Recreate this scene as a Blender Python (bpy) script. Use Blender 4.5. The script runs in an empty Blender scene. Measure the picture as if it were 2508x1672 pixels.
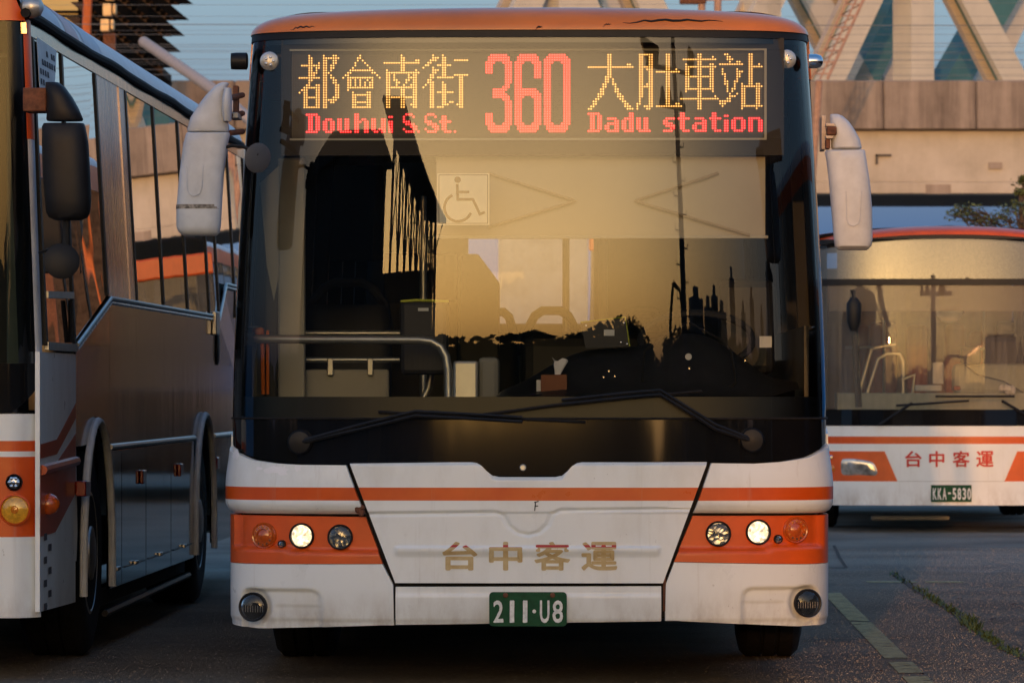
import bpy, math, random
from mathutils import Vector, Matrix

# ------------------------------------------------------------------ camera, sky, sun, exposure
sc = bpy.context.scene
col = sc.collection
R = math.radians
F = 11820.0            # focal length in photo pixels (photo 2508 px wide)
HZ = 953.0             # photo row of the horizon
CH = 1.25              # camera height, metres
cam_d = bpy.data.cameras.new('camera')
cam_d.sensor_width = 36.0
cam_d.lens = F / 2508 * 36.0
cam_d.shift_y = (HZ - 836) / 2508
cam_d.clip_end = 6000
cam_d.dof.use_dof = True
cam_d.dof.focus_distance = 20.0
cam_d.dof.aperture_fstop = 13.0
cam = bpy.data.objects.new('camera', cam_d)
cam.location = (0, 0, CH)
cam.rotation_euler = (R(90), 0, 0)
col.objects.link(cam)
sc.camera = cam

SUN_EL, SUN_AZ = 3.8, 186.45      # degrees; azimuth clockwise from +Y
world = bpy.data.worlds.new('World')
sc.world = world
world.use_nodes = True
wn = world.node_tree.nodes
wl = world.node_tree.links
sky = wn.new('ShaderNodeTexSky')
sky.sky_type = 'NISHITA'
sky.sun_disc = False
sky.sun_elevation = R(SUN_EL)
sky.sun_rotation = R(SUN_AZ)
sky.altitude = 20
sky.air_density = 0.85
sky.dust_density = 4.3
sky.ozone_density = 1.2
bg = wn['Background']
bg.inputs[1].default_value = 0.1
airlight = wn.new('ShaderNodeMix')          # even blue air light of a clear dusk sky, the same all round
airlight.data_type = 'RGBA'; airlight.blend_type = 'ADD'
airlight.inputs[0].default_value = 1.0
airlight.inputs[7].default_value = (.0, .31, .98, 1)
wl.new(sky.outputs[0], airlight.inputs[6])
wl.new(airlight.outputs[2], bg.inputs[0])

sun_d = bpy.data.lights.new('sun', 'SUN')
sun_d.energy = 0.5
sun_d.color = (1.0, 0.45, 0.15)
sun_d.angle = R(0.6)
sun = bpy.data.objects.new('sun', sun_d)
saz = R(SUN_AZ)
sdir = Vector((math.sin(saz) * math.cos(R(SUN_EL)), math.cos(saz) * math.cos(R(SUN_EL)), math.sin(R(SUN_EL))))
sun.rotation_euler = sdir.to_track_quat('Z', 'Y').to_euler()
sun.location = (-10, -60, 30)
col.objects.link(sun)

vs = sc.view_settings
vs.view_transform = 'Standard'
vs.look = 'None'
vs.exposure = 1.58
vs.gamma = 1.0
sc.cycles.max_bounces = 8
sc.cycles.transparent_max_bounces = 24
sc.cycles.caustics_reflective = False
sc.cycles.caustics_refractive = False
sc.cycles.use_denoising = True
random.seed(7)

# ------------------------------------------------------------------ helpers: meshes
class MB:
    def __init__(self):
        self.v = []; self.f = []
    def add(self, vs_, fs_):
        o = len(self.v)
        self.v += [tuple(p) for p in vs_]
        self.f += [tuple(i + o for i in f) for f in fs_]
        return self
    def box(self, x0, x1, y0, y1, z0, z1):
        return self.add([(x0,y0,z0),(x1,y0,z0),(x1,y1,z0),(x0,y1,z0),(x0,y0,z1),(x1,y0,z1),(x1,y1,z1),(x0,y1,z1)],
                        [(0,3,2,1),(4,5,6,7),(0,1,5,4),(1,2,6,5),(2,3,7,6),(3,0,4,7)])
    def tube(self, pts, r, n=8, caps=True):
        pts = [Vector(p) for p in pts]
        rs = r if isinstance(r, (list, tuple)) else [r] * len(pts)
        t = (pts[1] - pts[0]).normalized()
        a = Vector((0,0,1)) if abs(t.z) < .9 else Vector((1,0,0))
        u = t.cross(a).normalized()
        rings = []
        for i, p in enumerate(pts):
            if i == 0: t = pts[1] - pts[0]
            elif i == len(pts) - 1: t = pts[i] - pts[i-1]
            else: t = (pts[i+1] - pts[i]).normalized() + (pts[i] - pts[i-1]).normalized()
            t = t.normalized()
            u = (u - t * u.dot(t)).normalized()
            w_ = t.cross(u)
            rings.append([p + (u * math.cos(2*math.pi*k/n) + w_ * math.sin(2*math.pi*k/n)) * rs[i] for k in range(n)])
        vv = [q for rg in rings for q in rg]
        ff = []
        for i in range(len(pts) - 1):
            for k in range(n):
                k2 = (k + 1) % n
                ff.append((i*n + k, i*n + k2, (i+1)*n + k2, (i+1)*n + k))
        if caps:
            ff.append(tuple(range(n))[::-1]); ff.append(tuple((len(pts)-1)*n + k for k in range(n)))
        return self.add(vv, ff)
    def lathe(self, prof, c, axis='y', n=28, caps=True):
        """prof: (radius, height along axis)"""
        vv = []
        for r_, h in prof:
            for k in range(n):
                a = 2*math.pi*k/n
                ca, sa = r_*math.cos(a), r_*math.sin(a)
                p = {'y': (ca, h, sa), 'z': (ca, sa, h), 'x': (h, ca, sa)}[axis]
                vv.append((c[0]+p[0], c[1]+p[1], c[2]+p[2]))
        ff = []
        for i in range(len(prof)-1):
            for k in range(n):
                k2 = (k+1) % n
                ff.append((i*n+k, (i+1)*n+k, (i+1)*n+k2, i*n+k2))
        if caps:
            ff.append(tuple(range(n))); ff.append(tuple((len(prof)-1)*n+k for k in range(n))[::-1])
        return self.add(vv, ff)
    def prism(self, poly, d0, d1, plane='xz'):
        n = len(poly)
        def m(p, d):
            return {'xz': (p[0], d, p[1]), 'yz': (d, p[0], p[1]), 'xy': (p[0], p[1], d)}[plane]
        vv = [m(p, d0) for p in poly] + [m(p, d1) for p in poly]
        ff = [tuple(range(n)), tuple(range(2*n-1, n-1, -1))]
        for i in range(n):
            j = (i+1) % n
            ff.append((i, i+n, j+n, j))
        return self.add(vv, ff)
    def loft(self, secs, n=20, e=2.6):
        """secs: (cx, cy, cz, rx, ry); superellipse rings in horizontal planes"""
        vv = []
        for cx, cy, cz, rx, ry in secs:
            for k in range(n):
                a = 2*math.pi*k/n
                c, s = math.cos(a), math.sin(a)
                vv.append((cx + rx*math.copysign(abs(c)**(2/e), c), cy + ry*math.copysign(abs(s)**(2/e), s), cz))
        ff = []
        for i in range(len(secs)-1):
            for k in range(n):
                k2 = (k+1) % n
                ff.append((i*n+k, i*n+k2, (i+1)*n+k2, (i+1)*n+k))
        ff.append(tuple(range(n))[::-1]); ff.append(tuple((len(secs)-1)*n+k for k in range(n)))
        return self.add(vv, ff)
    def grid(self, rows):
        nr, nc = len(rows), len(rows[0])
        ff = [(i*nc+j, i*nc+j+1, (i+1)*nc+j+1, (i+1)*nc+j) for i in range(nr-1) for j in range(nc-1)]
        return self.add([p for r_ in rows for p in r_], ff)
    def build(self, name, mat, parent=None, smooth=True, bevel=0, loc=None, rz=0, ang=38):
        me = bpy.data.meshes.new(name)
        me.from_pydata(self.v, [], self.f)
        me.materials.append(mat)
        if smooth:
            me.shade_smooth()
            me.set_sharp_from_angle(angle=R(ang))
        o = bpy.data.objects.new(name, me)
        col.objects.link(o)
        if parent: o.parent = parent
        if loc: o.location = loc
        if rz: o.rotation_euler = (0, 0, rz)
        if bevel:
            b = o.modifiers.new('bevel', 'BEVEL'); b.width = bevel; b.segments = 2; b.limit_method = 'ANGLE'
        return o

def tag(o, label=None, cat=None, group=None, kind=None):
    if label: o['label'] = label
    if cat: o['category'] = cat
    if group: o['group'] = group
    if kind: o['kind'] = kind
    return o

def empty(name, loc, rz=0, label=None, cat=None, group=None):
    o = bpy.data.objects.new(name, None)
    col.objects.link(o)
    o.location = loc; o.rotation_euler = (0, 0, rz)
    return tag(o, label, cat, group)

def copy_tree(o, parent=None):
    c = o.copy(); col.objects.link(c); c.parent = parent
    for ch in list(o.children): copy_tree(ch, c)
    return c

def arc(cx, cz, r, a0, a1, n, y=None):
    return [(cx + r*math.cos(R(a0+(a1-a0)*i/n)), cz + r*math.sin(R(a0+(a1-a0)*i/n))) for i in range(n+1)]

def text_mesh(body, size, bold=0.0, spacing=1.0):
    """flat text outline as (verts, faces), lower left at 0,0, normalised to cap height = size"""
    cu = bpy.data.curves.new('text_tmp', 'FONT')
    cu.body = body; cu.size = 1.0; cu.space_character = spacing
    cu.resolution_u = 4
    o = bpy.data.objects.new('text_tmp', cu)
    col.objects.link(o)
    bpy.context.view_layer.update()
    dg = bpy.context.evaluated_depsgraph_get()
    me = bpy.data.meshes.new_from_object(o.evaluated_get(dg))
    vv = [(v.co.x, v.co.y) for v in me.vertices]
    ff = [tuple(p.vertices) for p in me.polygons]
    bpy.data.objects.remove(o); bpy.data.curves.remove(cu); bpy.data.meshes.remove(me)
    if bold:
        n0 = len(vv); base_v, base_f = list(vv), list(ff)
        for dx, dy in ((bold, 0), (-bold, 0), (0, bold), (0, -bold), (bold*.7, bold*.7), (-bold*.7, -bold*.7), (bold*.7, -bold*.7), (-bold*.7, bold*.7)):
            o_ = len(vv); vv += [(a + dx, b + dy) for a, b in base_v]; ff += [tuple(i + o_ for i in f) for f in base_f]
    x0 = min(v[0] for v in vv); x1 = max(v[0] for v in vv)
    y0 = min(v[1] for v in vv); y1 = max(v[1] for v in vv)
    k = size / (y1 - y0)
    return [((a-x0)*k, (b-y0)*k) for a, b in vv], ff, (x1-x0)*k

# ------------------------------------------------------------------ helpers: materials
def new_mat(name):
    m = bpy.data.materials.new(name); m.use_nodes = True
    nt = m.node_tree
    return m, nt, nt.nodes['Principled BSDF']

def node(nt, kind, **kw):
    n = nt.nodes.new('ShaderNode' + kind)
    for k, v in kw.items(): setattr(n, k, v)
    return n

def noise(nt, scale=(1,1,1), detail=4, rough=.6, coord='Object', size=1.0):
    tc = node(nt, 'TexCoord'); mp = node(nt, 'Mapping'); nz = node(nt, 'TexNoise')
    mp.inputs['Scale'].default_value = scale
    nz.inputs['Scale'].default_value = size; nz.inputs['Detail'].default_value = detail; nz.inputs['Roughness'].default_value = rough
    nt.links.new(tc.outputs[coord], mp.inputs[0]); nt.links.new(mp.outputs[0], nz.inputs[0])
    return nz.outputs['Fac']

def ramp(nt, fac, stops):
    r_ = node(nt, 'ValToRGB')
    el = r_.color_ramp.elements
    while len(el) < len(stops): el.new(.5)
    for e, (p, c) in zip(el, stops):
        e.position = p; e.color = (*c, 1) if len(c) == 3 else c
    nt.links.new(fac, r_.inputs[0])
    return r_.outputs[0]

def mixc(nt, fac, a, b):
    m = node(nt, 'Mix', data_type='RGBA')
    for s, v in ((m.inputs[0], fac), (m.inputs[6], a), (m.inputs[7], b)):
        if hasattr(v, 'is_linked'): nt.links.new(v, s)
        elif isinstance(v, tuple): s.default_value = (*v, 1)
        else: s.default_value = v
    return m.outputs[2]

def math_(nt, op, a, b=0.0):
    m = node(nt, 'Math', operation=op)
    for s, v in ((m.inputs[0], a), (m.inputs[1], b)):
        if hasattr(v, 'is_linked'): nt.links.new(v, s)
        else: s.default_value = v
    return m.outputs[0]

def bump(nt, p, fac, strength=.2, dist=.01):
    b = node(nt, 'Bump'); b.inputs['Strength'].default_value = strength; b.inputs['Distance'].default_value = dist
    nt.links.new(fac, b.inputs['Height']); nt.links.new(b.outputs[0], p.inputs['Normal'])

def simple(name, c, rough=.5, metal=0.0, coat=0.0, var=.12, vscale=8.0, bmp=0.0, spec=.5):
    m, nt, p = new_mat(name)
    nz = noise(nt, size=vscale)
    lo = tuple(x*(1-var) for x in c); hi = tuple(min(1, x*(1+var)) for x in c)
    nt.links.new(ramp(nt, nz, [(.3, lo), (.7, hi)]), p.inputs['Base Color'])
    p.inputs['Roughness'].default_value = rough; p.inputs['Metallic'].default_value = metal
    p.inputs['Coat Weight'].default_value = coat; p.inputs['Coat Roughness'].default_value = .08
    p.inputs['Specular IOR Level'].default_value = spec
    if bmp: bump(nt, p, noise(nt, size=vscale*6, detail=6), bmp, .004)
    return m

def emit(name, c, s):
    m = bpy.data.materials.new(name); m.use_nodes = True
    nt = m.node_tree; nt.nodes.clear()
    e = node(nt, 'Emission'); o = node(nt, 'OutputMaterial')
    e.inputs[0].default_value = (*c, 1); e.inputs[1].default_value = s
    nt.links.new(e.outputs[0], o.inputs[0])
    return m

def glass(name, tint=(.8,.82,.8), k=1.9, rough=0.0, wave=0.0, dirt=0.0):
    m = bpy.data.materials.new(name); m.use_nodes = True
    nt = m.node_tree; nt.nodes.clear()
    tr = node(nt, 'BsdfTransparent'); gl = node(nt, 'BsdfGlossy'); fr = node(nt, 'Fresnel'); mx = node(nt, 'MixShader'); o = node(nt, 'OutputMaterial')
    tr.inputs[0].default_value = (*tint, 1); gl.inputs['Roughness'].default_value = rough
    gl.inputs['Color'].default_value = (.97,.97,.97,1)
    fr.inputs[0].default_value = 1.5
    f = math_(nt, 'MINIMUM', math_(nt, 'MULTIPLY', fr.outputs[0], k), 1.0)
    nt.links.new(f, mx.inputs[0]); nt.links.new(tr.outputs[0], mx.inputs[1]); nt.links.new(gl.outputs[0], mx.inputs[2])
    if wave:
        b = node(nt, 'Bump'); b.inputs['Strength'].default_value = wave; b.inputs['Distance'].default_value = .02
        nt.links.new(noise(nt, size=1.3, detail=1), b.inputs['Height']); nt.links.new(b.outputs[0], gl.inputs['Normal'])
    last = mx.outputs[0]
    if dirt:
        df = node(nt, 'BsdfDiffuse'); df.inputs[0].default_value = (.45,.40,.34,1)
        m2 = node(nt, 'MixShader')
        nz = noise(nt, scale=(30,30,1.5), detail=5)
        nt.links.new(math_(nt, 'MULTIPLY', nz, dirt), m2.inputs[0]); nt.links.new(last, m2.inputs[1]); nt.links.new(df.outputs[0], m2.inputs[2])
        last = m2.outputs[0]
    nt.links.new(last, o.inputs[0])
    return m

def zfade(nt, z0, z1):      # 1 at z0 fading to 0 at z1
    tc = node(nt, 'TexCoord'); sp = node(nt, 'SeparateXYZ'); mr = node(nt, 'MapRange')
    nt.links.new(tc.outputs['Object'], sp.inputs[0]); nt.links.new(sp.outputs[2], mr.inputs[0])
    mr.inputs[1].default_value = z0; mr.inputs[2].default_value = z1; mr.inputs[3].default_value = 1; mr.inputs[4].default_value = 0
    return mr.outputs[0]

def zmask(nt, z0, z1):
    tc = node(nt, 'TexCoord'); sp = node(nt, 'SeparateXYZ')
    nt.links.new(tc.outputs['Object'], sp.inputs[0])
    a = math_(nt, 'GREATER_THAN', sp.outputs[2], z0); b = math_(nt, 'LESS_THAN', sp.outputs[2], z1)
    return math_(nt, 'MULTIPLY', a, b)

WHITE = (.745, .785, .785); ORANGE = (.62, .085, .006)
def livery(name, z0, z1, z2=None, z3=None, dirt=.14, rough=.32):
    m, nt, p = new_mat(name)
    grime = noise(nt, scale=(3.5,3.5,1.6), detail=6, rough=.65)
    wh = ramp(nt, grime, [(.28, (WHITE[0]*(1-dirt), WHITE[1]*(1-dirt*1.1), WHITE[2]*(1-dirt*1.25))), (.52, WHITE), (.8, (.76,.80,.80))])
    orr = ramp(nt, noise(nt, size=5), [(.3, (.54,.066,.005)), (.7, (.66,.095,.008))])
    mask = zmask(nt, z0, z1)
    if z2 is not None: mask = math_(nt, 'MAXIMUM', mask, zmask(nt, z2, z3))
    c = mixc(nt, mask, wh, orr)
    # chips and specks
    sp = ramp(nt, noise(nt, size=55, detail=3), [(.70, (0,0,0)), (.73, (1,1,1))])
    big = ramp(nt, noise(nt, size=4.0, detail=2), [(.55, (0,0,0)), (.62, (1,1,1))])
    chip = math_(nt, 'MULTIPLY', math_(nt, 'MULTIPLY', sp, big), .55)
    c = mixc(nt, chip, c, (.14,.12,.10))
    film = math_(nt, 'MULTIPLY', ramp(nt, noise(nt, scale=(9,9,4), detail=7, rough=.7), [(.42, (0,0,0)), (.66, (1,1,1))]), zfade(nt, .27, .42))
    c = mixc(nt, math_(nt, 'MULTIPLY', film, .5), c, (.30,.25,.20))
    run = ramp(nt, noise(nt, scale=(26,26,.9), detail=4, rough=.7), [(.60, (0,0,0)), (.75, (1,1,1))])
    c = mixc(nt, math_(nt, 'MULTIPLY', run, .22), c, (.36,.32,.27))
    nt.links.new(c, p.inputs['Base Color'])
    p.inputs['Roughness'].default_value = rough
    p.inputs['Coat Weight'].default_value = .12; p.inputs['Coat Roughness'].default_value = .12; p.inputs['Specular IOR Level'].default_value = .4
    nt.links.new(ramp(nt, noise(nt, size=9), [(.3, (.26,)*3), (.75, (.46,)*3)]), p.inputs['Roughness'])
    return m

M = {}
M['orange'] = simple('orange_paint', ORANGE, .42, coat=.12, var=.16, vscale=4, bmp=.02)
M['white'] = simple('white_paint', WHITE, .36, coat=.3, var=.10, vscale=5)
M['mirror_white'] = simple('white_plastic', (.55,.57,.58), .6, coat=0.0, var=.14, vscale=9, bmp=.03)
M['black_gloss'] = simple('black_gloss', (.006,.006,.007), .05, spec=.6, var=.2)
M['black'] = simple('black_plastic', (.010,.010,.011), .5, var=.25, vscale=14, spec=.25)
M['black_matt'] = simple('black_matt', (.010,.010,.011), .85, var=.3)
M['rubber'] = simple('rubber', (.012,.011,.011), .8, var=.3, vscale=20, bmp=.2, spec=.2)
M['frit'] = simple('black_enamel', (.004,.004,.004), .35, var=.2)
M['chrome'] = simple('chrome', (.75,.75,.75), .14, metal=1, var=.05)
M['steel'] = simple('brushed_steel', (.55,.54,.52), .3, metal=1, var=.12, vscale=20)
M['rail'] = simple('rail_steel', (.45,.45,.43), .38, metal=.8, var=.1)
M['wind'] = glass('windscreen_glass', (.80,.82,.80), .95, dirt=.003)
M['lens'] = glass('lens_glass', (.92,.92,.92), .9)
M['reflector'], _nt, _p = new_mat('lamp_reflector')
_v = node(_nt, 'TexVoronoi'); _v.inputs['Scale'].default_value = 42
_tc = node(_nt, 'TexCoord'); _nt.links.new(_tc.outputs['Object'], _v.inputs['Vector'])
_nt.links.new(ramp(_nt, _v.outputs['Distance'], [(.0, (.80,.80,.78)), (.6, (.45,.45,.44))]), _p.inputs['Base Color'])
_p.inputs['Metallic'].default_value = 1; _p.inputs['Roughness'].default_value = .12
bump(_nt, _p, _v.outputs['Distance'], .16, .012)
M['fog_bowl'] = simple('smoked_reflector', (.10,.10,.10), .18, metal=1, var=.6, vscale=40)
M['amber'] = simple('amber_lens', (.55,.16,.01), .16, coat=.5, var=.2, vscale=40)
M['amber_dim'] = simple('amber_lens_dim', (.45,.08,.008), .2, coat=.5, var=.2, vscale=40)
def lamp_glow(name, c, lo, hi, scale):
    m = emit(name, c, 1.0); nt = m.node_tree
    v = node(nt, 'TexVoronoi'); v.inputs['Scale'].default_value = scale
    tc = node(nt, 'TexCoord'); nt.links.new(tc.outputs['Object'], v.inputs['Vector'])
    e = [n for n in nt.nodes if n.type == 'EMISSION'][0]
    sep = node(nt, 'SeparateColor'); nt.links.new(v.outputs['Color'], sep.inputs[0])
    nt.links.new(math_(nt, 'ADD', math_(nt, 'MULTIPLY', sep.outputs[0], hi - lo), lo), e.inputs[1])
    return m
M['lamp_on'] = lamp_glow('headlamp_glow', (1.0,.74,.44), .25, 1.1, 85)
M['lamp_core'] = emit('headlamp_core', (1.0,.86,.62), 2.6)
M['led_amber'] = emit('led_amber', (1.0,.50,.14), 1.25)
M['led_red'] = emit('led_red', (1.0,.085,.075), 1.45)
M['led_amber_h'] = emit('led_amber_lens', (1.0,.36,.05), .13)  # halo of light round the diodes, drawn as emissive discs
M['led_red_h'] = emit('led_red_lens', (1.0,.025,.02), .55)
M['led_off'] = simple('led_unlit', (.10,.095,.085), .25, var=.2)
M['board'] = simple('sign_board', (.030,.028,.025), .6, var=.2, vscale=40)
M['box_dark'] = simple('sign_housing', (.016,.013,.012), .7, var=.2)
M['blind'] = simple('cream_blind', (.46,.41,.32), .8, var=.06, vscale=3)
M['interior_dark'] = simple('interior_dark', (.014,.014,.016), .6, var=.25)
M['interior_mid'] = simple('interior_grey', (.20,.195,.17), .6, var=.12, vscale=3)
M['interior_light'] = simple('interior_cream', (.42,.40,.34), .6, var=.08, vscale=3)
M['seat'] = simple('seat_blue_black', (.012,.014,.022), .55, var=.3)
M['dash'] = simple('dashboard', (.018,.020,.026), .42, var=.2, vscale=20, bmp=.05)
M['orange_rod'] = simple('orange_plastic', (.50,.12,.015), .45)
M['plate'] = simple('plate_green', (.003,.060,.024), .55, var=.25, vscale=30, spec=.2)
M['plate_white'] = simple('plate_letters', (.66,.68,.66), .6, var=.2, vscale=60)
M['red_text'] = simple('red_lettering', (.55,.02,.02), .5)
M['red_lens'] = simple('red_reflector', (.20,.012,.008), .25, coat=.4)
M['tissue'] = simple('tissue', (.75,.75,.78), .9, var=.05)
M['brown_card'] = simple('brown_card', (.22,.085,.04), .8)
M['paper'] = simple('paper', (.60,.60,.58), .85, var=.1)
M['ink'] = simple('printed_ink', (.05,.05,.06), .9)
M['purple'] = simple('purple_cloth', (.14,.03,.22), .9)
M['rust'] = simple('rust', (.13,.05,.025), .85, var=.5, vscale=30)
M['tape_yellow'] = simple('yellow_green_edge', (.45,.48,.05), .6)

# fading tan lettering whose original red survives along the crease
_m, _nt, _p = new_mat('faded_lettering')
_c = ramp(_nt, noise(_nt, size=22, detail=5), [(.3, (.44,.31,.13)), (.7, (.56,.44,.23))])
_c = mixc(_nt, zmask(_nt, .597, .6065), _c, (.42,.02,.02))
_nt.links.new(_c, _p.inputs['Base Color']); _p.inputs['Roughness'].default_value = .6
M['faded'] = _m

# stainless side cladding with vertical streaks
def stainless(name, base=(.24,.19,.155), rough=.09, streak=.05):
    m, nt, p = new_mat(name)
    nz = noise(nt, scale=(1, 9, .35), detail=5, size=1.4)
    nt.links.new(ramp(nt, nz, [(.25, tuple(b*.75 for b in base)), (.75, tuple(min(1,b*1.2) for b in base))]), p.inputs['Base Color'])
    p.inputs['Metallic'].default_value = 1
    nt.links.new(ramp(nt, noise(nt, scale=(1, 30, .5), detail=3), [(.3, (rough*.7,)*3), (.7, (rough*1.4,)*3)]), p.inputs['Roughness'])
    bump(nt, p, noise(nt, scale=(1, 2.2, .6), detail=2), streak, .006)
    return m
M['stainless'] = stainless('stainless_cladding')
M['stainless_dark'] = stainless('darkened_stainless', (.13,.11,.095), .06, .02)  # darker copy: dark reflections and shade put into the steel colour
M['mauve'] = stainless('mauve_panel', (.30,.25,.27), .26, .15)

# ------------------------------------------------------------------ ground
def ground_material():
    m, nt, p = new_mat('yard_paving')
    tc = node(nt, 'TexCoord'); sp = node(nt, 'SeparateXYZ'); nt.links.new(tc.outputs['Object'], sp.inputs[0])
    fine = noise(nt, size=38, detail=7, rough=.75); broad = noise(nt, size=.7, detail=5)
    asph = ramp(nt, fine, [(.30, (.20,.165,.125)), (.55, (.38,.325,.255)), (.78, (.56,.48,.38))])
    conc = ramp(nt, fine, [(.30, (.31,.275,.22)), (.6, (.44,.39,.32)), (.8, (.54,.49,.40))])
    edge = math_(nt, 'ADD', sp.outputs[1], math_(nt, 'MULTIPLY', math_(nt, 'SUBTRACT', noise(nt, size=1.1, detail=5), .5), 2.4))
    c = mixc(nt, math_(nt, 'GREATER_THAN', edge, 33.3), asph, conc)
    c = mixc(nt, math_(nt, 'MULTIPLY', ramp(nt, broad, [(.42, (0,0,0)), (.62, (1,1,1))]), .45), c, (.13,.115,.10))
    speck = ramp(nt, noise(nt, size=90, detail=2), [(.70, (0,0,0)), (.735, (1,1,1))])
    c = mixc(nt, math_(nt, 'MULTIPLY', speck, .5), c, (.42,.40,.38))
    nt.links.new(c, p.inputs['Base Color'])
    p.inputs['Roughness'].default_value = .95; p.inputs['Specular IOR Level'].default_value = .06
    h = math_(nt, 'ADD', fine, math_(nt, 'MULTIPLY', noise(nt, size=3, detail=5), 1.5))
    bump(nt, p, h, 1.0, .05)
    return m
M['ground'] = ground_material()
g = MB()
rows = []
ys = [-3000, -800, -200, -60, 0, 15] + [15 + i*2.5 for i in range(1, 20)] + [70, 100, 150, 300, 900, 3000]
xs_ = [-3000, -600, -100, -20, -6, 0, 6, 20, 100, 600, 3000]
g.grid([[(x, y, 0) for x in xs_] for y in ys])
tag(g.build('ground', M['ground'], smooth=False), kind='structure', label='worn grey asphalt and concrete yard under the buses')

def gp(px, py):     # photo pixel on the ground -> world x, y
    Y = F * CH / (py - HZ)
    return (px - 1254) / F * Y, Y

# worn yellow parking line, broken patches
def worn_paint(name):
    m, nt, p = new_mat(name)
    nz = noise(nt, scale=(5, 9, 1), detail=7, rough=.75, size=1.6)
    nt.links.new(ramp(nt, noise(nt, size=40), [(.3, (.40,.28,.10)), (.7, (.58,.42,.16))]), p.inputs['Base Color'])
    tr = node(nt, 'BsdfTransparent'); mx = node(nt, 'MixShader')
    nt.links.new(ramp(nt, nz, [(.36, (0,0,0)), (.50, (.9,.9,.9))]), mx.inputs[0])
    nt.links.new(tr.outputs[0], mx.inputs[1]); nt.links.new(p.outputs[0], mx.inputs[2])
    nt.links.new(mx.outputs[0], nt.nodes['Material Output'].inputs[0])
    p.inputs['Roughness'].default_value = .8
    return m
M['line'] = worn_paint('worn_yellow_paint')
ln = MB()
for (ya, yb) in ((20.3, 21.0), (21.25, 22.1), (22.4, 25.9), (26.0, 29.6)):
    pts = []
    for y in (ya, yb):
        xc = 1.745 + (y - 20.75) * .0243
        pts.append((xc - .055, xc + .055, y))
    (a, b, y0), (c, d, y1) = pts
    ln.add([(a,y0,.004),(b,y0,.004),(d,y1,.004),(c,y1,.004)], [(0,1,2,3)])
tag(ln.build('painted_line', M['line'], smooth=False), 'broken worn yellow parking line beside the front bus', 'line', kind='structure')
ln2 = MB()
for x0, x1 in ((2.3, 2.62), (2.68, 2.92)):
    ln2.add([(x0,31.2,.004),(x1,31.15,.004),(x1,31.35,.004),(x0,31.4,.004)], [(0,1,2,3)])
tag(ln2.build('painted_line', M['line'], smooth=False), 'short faded yellow cross mark by the weedy paving joint', 'line', kind='structure')

# paving joint (crack) with weeds
M['joint'] = simple('joint_soil', (.055,.035,.022), .95, var=.5, vscale=25, bmp=.5)
jp = [gp(*p) for p in ((2185,1403),(2215,1425),(2250,1447),(2300,1477),(2340,1502),(2372,1530),(2420,1563),(2460,1588),(2508,1612))]
jp.append((2.40, 20.4))
jt = MB()
L_ = []; 
for i, (x, y) in enumerate(jp):
    wd = .018 + .012*random.random()
    L_.append([(x - wd, y, .004), (x + wd, y, .005)])
jt.grid(L_)
tag(jt.build('paving_joint', M['joint'], smooth=False), 'long soil filled joint between the paving slabs', 'joint', kind='structure')
jt = MB()
a, b, c_ = gp(2043,1336), gp(2056,1365), gp(2073,1391)
L_ = [[(p[0]-.012, p[1], .004), (p[0]+.012, p[1], .004)] for p in (a, b, c_)]
jt.grid(L_); jt.grid([[(c_[0]-1.2, c_[1]-.03, .004), (c_[0]-1.2, c_[1]+.05, .004)], [(c_[0], c_[1]-.03, .004), (c_[0], c_[1]+.05, .004)]])
tag(jt.build('paving_joint', M['joint'], smooth=False), 'short dark slab joint just behind the front bus', 'joint', kind='structure')

M['weed'] = simple('weed_green', (.05,.085,.02), .6, var=.5, vscale=12)
wd = MB()
rnd = random.Random(3)
for i in range(1900):
    t = rnd.random()
    k = t * (len(jp) - 1); j = min(int(k), len(jp) - 2); fr = k - j
    x = jp[j][0]*(1-fr) + jp[j+1][0]*fr; y = jp[j][1]*(1-fr) + jp[j+1][1]*fr
    dens = .5 + .5*math.sin(y*3.1 + 1.2)*math.sin(y*1.37)
    tuft = abs(y - 25.3) < .35
    if y > 30.5 and rnd.random() < .7: continue
    if not tuft and rnd.random() > dens: continue
    x += rnd.gauss(0, .018); h = (.024 if not tuft else .06) * (.4 + rnd.random()); a = rnd.random()*6.28; ww = .004 + .004*rnd.random()
    lean = h * (.3 + .7*rnd.random())
    dx, dy = math.cos(a), math.sin(a)
    wd.add([(x-dy*ww, y+dx*ww, .004), (x+dy*ww, y-dx*ww, .004), (x+dx*lean*.5+dy*ww*.7, y+dy*lean*.5-dx*ww*.7, h*.65), (x+dx*lean, y+dy*lean, h)], [(0,1,2),(0,2,3)])
tag(wd.build('weeds', M['weed'], smooth=False), 'green weeds sprouting along the paving joint', 'weeds', kind='stuff')

M['grit'] = simple('grit', (.42,.345,.27), .95, var=.5, vscale=30, spec=.06)
gr = MB(); rg = random.Random(31)
def grit(n, x0, x1, y0, y1, r0, r1):
    for i in range(n):
        x = x0 + (x1-x0)*rg.random(); y = y0 + (y1-y0)*rg.random()**1.25
        if 1.29 + (y-20)*.021 > x > -1.17 and y > 20.4 and y < 30 and abs(x) < 1.0 and rg.random() < .5: continue
        if abs(x - 1.745 - (y - 20.75)*.0243) < .06 and rg.random() < .7: continue
        r_ = r0 + (r1-r0)*rg.random()**2.2; h = r_*(.5 + .6*rg.random()); a = rg.random()*1.57; o = len(gr.v)
        for k in range(4):
            an = a + k*1.5708 + rg.uniform(-.25,.25); gr.v.append((x + r_*math.cos(an), y + r_*math.sin(an), .0))
        for k in range(4):
            an = a + k*1.5708; gr.v.append((x + r_*.5*math.cos(an), y + r_*.5*math.sin(an), h))
        gr.f += [(o+k, o+(k+1) % 4, o+4+(k+1) % 4, o+4+k) for k in range(4)] + [(o+4, o+5, o+6, o+7)]
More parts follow.
